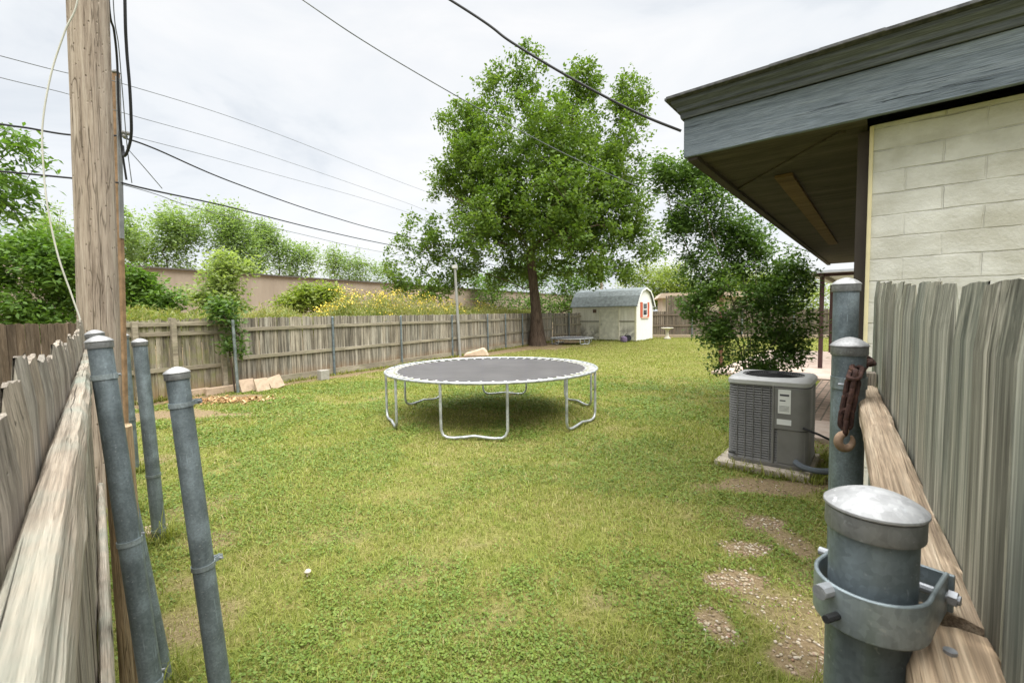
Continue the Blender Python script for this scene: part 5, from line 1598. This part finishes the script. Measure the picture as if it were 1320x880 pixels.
# bark chips by the mossy fence
def chips():
    g = np.random.default_rng(91); n = 420
    c = G(285, 517); V = []; F = []
    mbx = MB()
    for i in range(n):
        x_, y_ = c.x + g.normal(0, .45), c.y + g.normal(0, .16)
        mbx.box((x_, y_, .012 + abs(g.normal(0, .02))), (g.uniform(.04, .13), g.uniform(.015, .035), .008), Matrix.Rotation(g.uniform(0, 6.28), 3, 'Z') @ Matrix.Rotation(g.normal(0, .3), 3, 'Y'))
    k = NT('wood chips', .9, .1); k.color(k.ramp(k.island(), [(0, (.20, .11, .05)), (.5, (.42, .26, .12)), (1, (.58, .42, .24))]))
    o = mbx.build('wood_chips', k.m); tag(o, 'scatter of tan wood chips before the mossy fence', 'wood chips', None, 'stuff')
chips()

# ------------------------------------------------------------------ gravel and grass
def gravel():
    g = np.random.default_rng(101); pts = []
    for c, rx, ry, st, gv in PW:
        if gv < .1: continue
        n = int(1900 * rx * ry * math.pi * gv)
        x = c.x + g.normal(0, .62, n) * rx; y = c.y + g.normal(0, .62, n) * ry
        pts.append(np.stack([x, y], -1))
    pts = np.concatenate(pts)
    s, gg = soil_map(pts[:, 0], pts[:, 1]); pts = pts[(gg > .5 * g.uniform(-.25, 1, len(pts)))]
    n = len(pts)
    oc = np.array([[1, 0, 0], [-1, 0, 0], [0, 1, 0], [0, -1, 0], [0, 0, 1], [0, 0, -1]], float)
    of = np.array([[0, 2, 4], [2, 1, 4], [1, 3, 4], [3, 0, 4], [2, 0, 5], [1, 2, 5], [3, 1, 5], [0, 3, 5]])
    # bevelled octahedra: more corners for rounder stones
    gold = (1 + 5 ** .5) / 2
    ic = np.array([[-1, gold, 0], [1, gold, 0], [-1, -gold, 0], [1, -gold, 0], [0, -1, gold], [0, 1, gold], [0, -1, -gold], [0, 1, -gold], [gold, 0, -1], [gold, 0, 1], [-gold, 0, -1], [-gold, 0, 1]], float) / 1.9
    icf = np.array([[0, 11, 5], [0, 5, 1], [0, 1, 7], [0, 7, 10], [0, 10, 11], [1, 5, 9], [5, 11, 4], [11, 10, 2], [10, 7, 6], [7, 1, 8], [3, 9, 4], [3, 4, 2], [3, 2, 6], [3, 6, 8], [3, 8, 9], [4, 9, 5], [2, 4, 11], [6, 2, 10], [8, 6, 7], [9, 8, 1]])
    sz = g.uniform(.004, .0125, n)
    sc = np.stack([g.uniform(.8, 1.3, n), g.uniform(.7, 1.1, n), g.uniform(.4, .75, n)], -1)
    a = g.uniform(0, 6.28, n); ca, sa = np.cos(a), np.sin(a)
    v = ic[None] * (1 + g.normal(0, .10, (n, 12, 1))) * sc[:, None] * sz[:, None, None]
    x = v[..., 0] * ca[:, None] - v[..., 1] * sa[:, None]; y = v[..., 0] * sa[:, None] + v[..., 1] * ca[:, None]
    z = v[..., 2] + relief(pts[:, 0], pts[:, 1])[:, None] + sz[:, None] * .35
    V = np.stack([x + pts[:, 0:1], y + pts[:, 1:2], z], -1).reshape(-1, 3)
    F = (icf[None] + (np.arange(n) * 12)[:, None, None]).reshape(-1, 3)
    k = NT('pebbles', .8, .2); k.color(k.ramp(k.island(), [(0, (.18, .135, .085)), (.3, (.36, .295, .20)), (.6, (.46, .405, .305)), (.8, (.28, .17, .11)), (1, (.50, .45, .37))]))
    o = mesh_np('gravel', V, F, k.m); tag(o, 'pale pea gravel showing through the lawn near the right posts', 'gravel', None, 'stuff')
gravel()

def lawn_mask(x, y):
    m = np.ones(len(x), bool)
    def side(a, b): return ((b.x - a.x) * (y - a.y) - (b.y - a.y) * (x - a.x)) / math.hypot(b.x - a.x, b.y - a.y)
    m &= side(FA0, FA1) < -.06; m &= side(FA1, FB1) < -.06
    # near left fence
    m &= ~((side(LF0, LF0 + LD) > .0) & (y < 3.9) & (x < 0))
    lx = (x - WC.x) * HG.x + (y - WC.y) * HG.y; ly = (x - WC.x) * HD.x + (y - WC.y) * HD.y
    m &= ~((lx > -.03) & (ly > 0))
    m &= ~((lx > -3.4) & (ly > 9.4) & (ly < 17.5)); m &= ~((lx > -1.0) & (ly > 3.65) & (ly < 9.4))
    ax = (x - ACC.x) * HG.x + (y - ACC.y) * HG.y; ay = (x - ACC.x) * HD.x + (y - ACC.y) * HD.y
    m &= ~((np.abs(ax + .02) < .45) & (np.abs(ay + .03) < .46))
    m &= (x - BR0.x) * kb.y - (y - BR0.y) * kb.x > -.3 * kb.length if False else m
    sxx = (x - SHC.x) * -su.x + (y - SHC.y) * -su.y; syy = (x - SHC.x) * -sv.x + (y - SHC.y) * -sv.y
    m &= y < 29.5
    m &= np.hypot(x - pb.x, y - pb.y) > .19
    return m

def grass():
    g = np.random.default_rng(111)
    k = NT('grass blades', .6, .25)
    isl = k.island(); dry = k.attr('dry')
    green = k.ramp(isl, [(0, (.125, .17, .022)), (.5, (.225, .27, .042)), (1, (.33, .36, .075))])
    straw = k.ramp(isl, [(0, (.26, .215, .085)), (.5, (.37, .315, .14)), (1, (.46, .40, .21))])
    c = k.mix(dry, green, straw); k.color(c)
    tr = k.n('ShaderNodeBsdfTranslucent'); k.put(tr.inputs['Color'], k.mix(1.0, c, (1.2, 1.25, .7), 'MULTIPLY'))
    ms = k.n('ShaderNodeMixShader'); ms.inputs[0].default_value = .35
    k.t.links.new(k.b.outputs[0], ms.inputs[1]); k.t.links.new(tr.outputs[0], ms.inputs[2]); k.t.links.new(ms.outputs[0], k.out.inputs['Surface'])
    # distances with density falling off
    N = 620000
    d = (2.0 ** .75 + g.uniform(0, 1, N) * (30 ** .75 - 2.0 ** .75)) ** (1 / .75)
    d = np.where(g.uniform(0, 1, N) < .075, g.uniform(.9, 2.3, N), d)
    a = g.uniform(R(-58), R(58), N)
    x, y = d * np.sin(a), d * np.cos(a)
    keep = lawn_mask(x, y); x, y, d = x[keep], y[keep], d[keep]
    s, gg = soil_map(x, y)
    keep = g.uniform(0, 1, len(x)) > np.clip(s * 1.05, 0, .97); x, y, d, s = x[keep], y[keep], d[keep], s[keep]
    nb_ = len(x)
    ex = []
    def edge(a, b, n_, off, spread):
        t = g.uniform(0, 1, n_); w_ = off + np.abs(g.normal(0, spread, n_))
        dx_, dy_ = b.x - a.x, b.y - a.y; L_ = math.hypot(dx_, dy_)
        ex.append(np.stack([a.x + dx_ * t + dy_ / L_ * w_, a.y + dy_ * t - dx_ / L_ * w_], -1))
    def ring(c_, r_, n_, sp):
        q = g.uniform(0, 6.28, n_); rr_ = r_ + np.abs(g.normal(0, sp, n_)); ex.append(np.stack([c_.x + rr_ * np.cos(q), c_.y + rr_ * np.sin(q)], -1))
    edge(FA0, FA1, 900, .07, .07); edge(FA1, FB1, 2600, .07, .08)
    edge(BR1, BR0, 1500, -.9, .1)
    ring(pb, .16, 700, .06)
    for q in [o_ for o_ in bpy.data.objects if o_.name.startswith('steel_post')]: ring(q.location, .05, 260, .035)
    for sgn, ax_ in ((-1, 0), (1, 0), (-1, 1), (1, 1)):
        t = g.uniform(-.46, .46, 420); o1 = sgn * (.455 + np.abs(g.normal(0, .03, 420)))
        u_, w_ = (o1, t) if ax_ == 0 else (t, o1)
        ex.append(np.stack([ACC.x + HG.x * u_ + HD.x * w_, ACC.y + HG.y * u_ + HD.y * w_], -1))
    sA = SHC - sv * .04; sB = SHC + su * SL - sv * .04
    edge(sB, sA, 700, .0, .06); edge(sA, sA - sv * -SW, 300, .03, .06)
    ex = np.concatenate(ex); x = np.concatenate([x, ex[:, 0]]); y = np.concatenate([y, ex[:, 1]]); d = np.hypot(x, y); s = np.concatenate([s, np.full(len(ex), .2)])
    n = len(x)
    z = relief(x, y) - .003
    big = fbm(x * .35, y * .35, 51, 4); mid_ = fbm(x * 1.6, y * 1.6, 52, 4)
    dryp = np.clip(.16 + (big - .45) * 1.1 + (mid_ - .45) * 1.2 + s * .7, 0.04, .75)
    dry_ = np.where(g.uniform(0, 1, n) < dryp * .75, g.uniform(.55, 1, n), g.uniform(0, .3, n))
    tall = .6 + .9 * fbm(x * .9, y * .9, 53, 4)
    H = g.uniform(.014, .042, n) * tall * (1 - .45 * s); H = np.where(g.uniform(0, 1, n) < .05, H * 1.8, H)
    H[nb_:] *= g.uniform(1.6, 4.2, n - nb_)
    W = .0042 * np.clip(d / 3.2, .8, 5) * g.uniform(.7, 1.4, n)
    az = g.uniform(0, 6.28, n); ln = g.uniform(.2, 1.5, n)
    dx, dy = np.cos(az), np.sin(az); sx_, sy_ = -dy, dx
    b0 = np.stack([x - sx_ * W / 2, y - sy_ * W / 2, z], -1); b1 = np.stack([x + sx_ * W / 2, y + sy_ * W / 2, z], -1)
    m0 = np.stack([x + dx * H * ln * .35 - sx_ * W * .45, y + dy * H * ln * .35 - sy_ * W * .45, z + H * .62], -1)
    m1 = np.stack([x + dx * H * ln * .35 + sx_ * W * .45, y + dy * H * ln * .35 + sy_ * W * .45, z + H * .62], -1)
    t = np.stack([x + dx * H * ln, y + dy * H * ln, z + H * (1.05 - .25 * ln)], -1)
    V = np.stack([b0, b1, m1, m0, t], 1).reshape(-1, 3)
    i = np.arange(n) * 5
    F = np.concatenate([np.stack([i, i + 1, i + 2], -1), np.stack([i, i + 2, i + 3], -1), np.stack([i + 3, i + 2, i + 4], -1)])
    o = mesh_np('grass', V, F, k.m, attrs={'dry': np.repeat(dry_, 5)})
    tag(o, 'short patchy green and straw coloured lawn grass', 'grass', None, 'stuff')
    # clover and broad-leaved weeds between the blades, in patches
    N = 330000
    d = (1.3 ** .7 + g.uniform(0, 1, N) * (12 ** .7 - 1.3 ** .7)) ** (1 / .7)
    a = g.uniform(R(-58), R(58), N); x, y = d * np.sin(a), d * np.cos(a)
    pm_ = fbm(x * 1.1, y * 1.1, 61, 5) + .35 * (fbm(x * 5, y * 5, 63, 3) - .5)
    keep = lawn_mask(x, y) & (pm_ > .40 + .20 * g.uniform(0, 1, N)); x, y, d = x[keep], y[keep], d[keep]
    s, gg = soil_map(x, y); keep = g.uniform(0, 1, len(x)) > np.clip(s * 1.3, 0, 1); x, y, d = x[keep], y[keep], d[keep]
    n = len(x); z = relief(x, y) + g.uniform(.006, .030, n)
    L = g.uniform(.009, .021, n) * np.clip(d / 4, 1, 2.2)
    az = g.uniform(0, 6.28, n); dz = g.normal(.1, .35, n)
    dd = np.stack([np.cos(az), np.sin(az), dz], -1); ss = np.stack([-np.sin(az), np.cos(az), g.normal(0, .35, n)], -1)
    p = np.stack([x, y, z], -1); L_ = L[:, None]
    V = np.stack([p - dd * L_ * .5, p - dd * L_ * .05 + ss * L_ * .42, p + dd * L_ * .5, p - dd * L_ * .05 - ss * L_ * .42], 1).reshape(-1, 3)
    lm = leaf_mat('clover leaves', (.09, .155, .022), (.155, .23, .036), (.235, .305, .06), .3)
    o = mesh_np('clover', V, np.arange(n * 4).reshape(-1, 4), lm)
    tag(o, 'patches of low clover and broad leaved weeds in the lawn', 'clover', None, 'stuff')
grass()
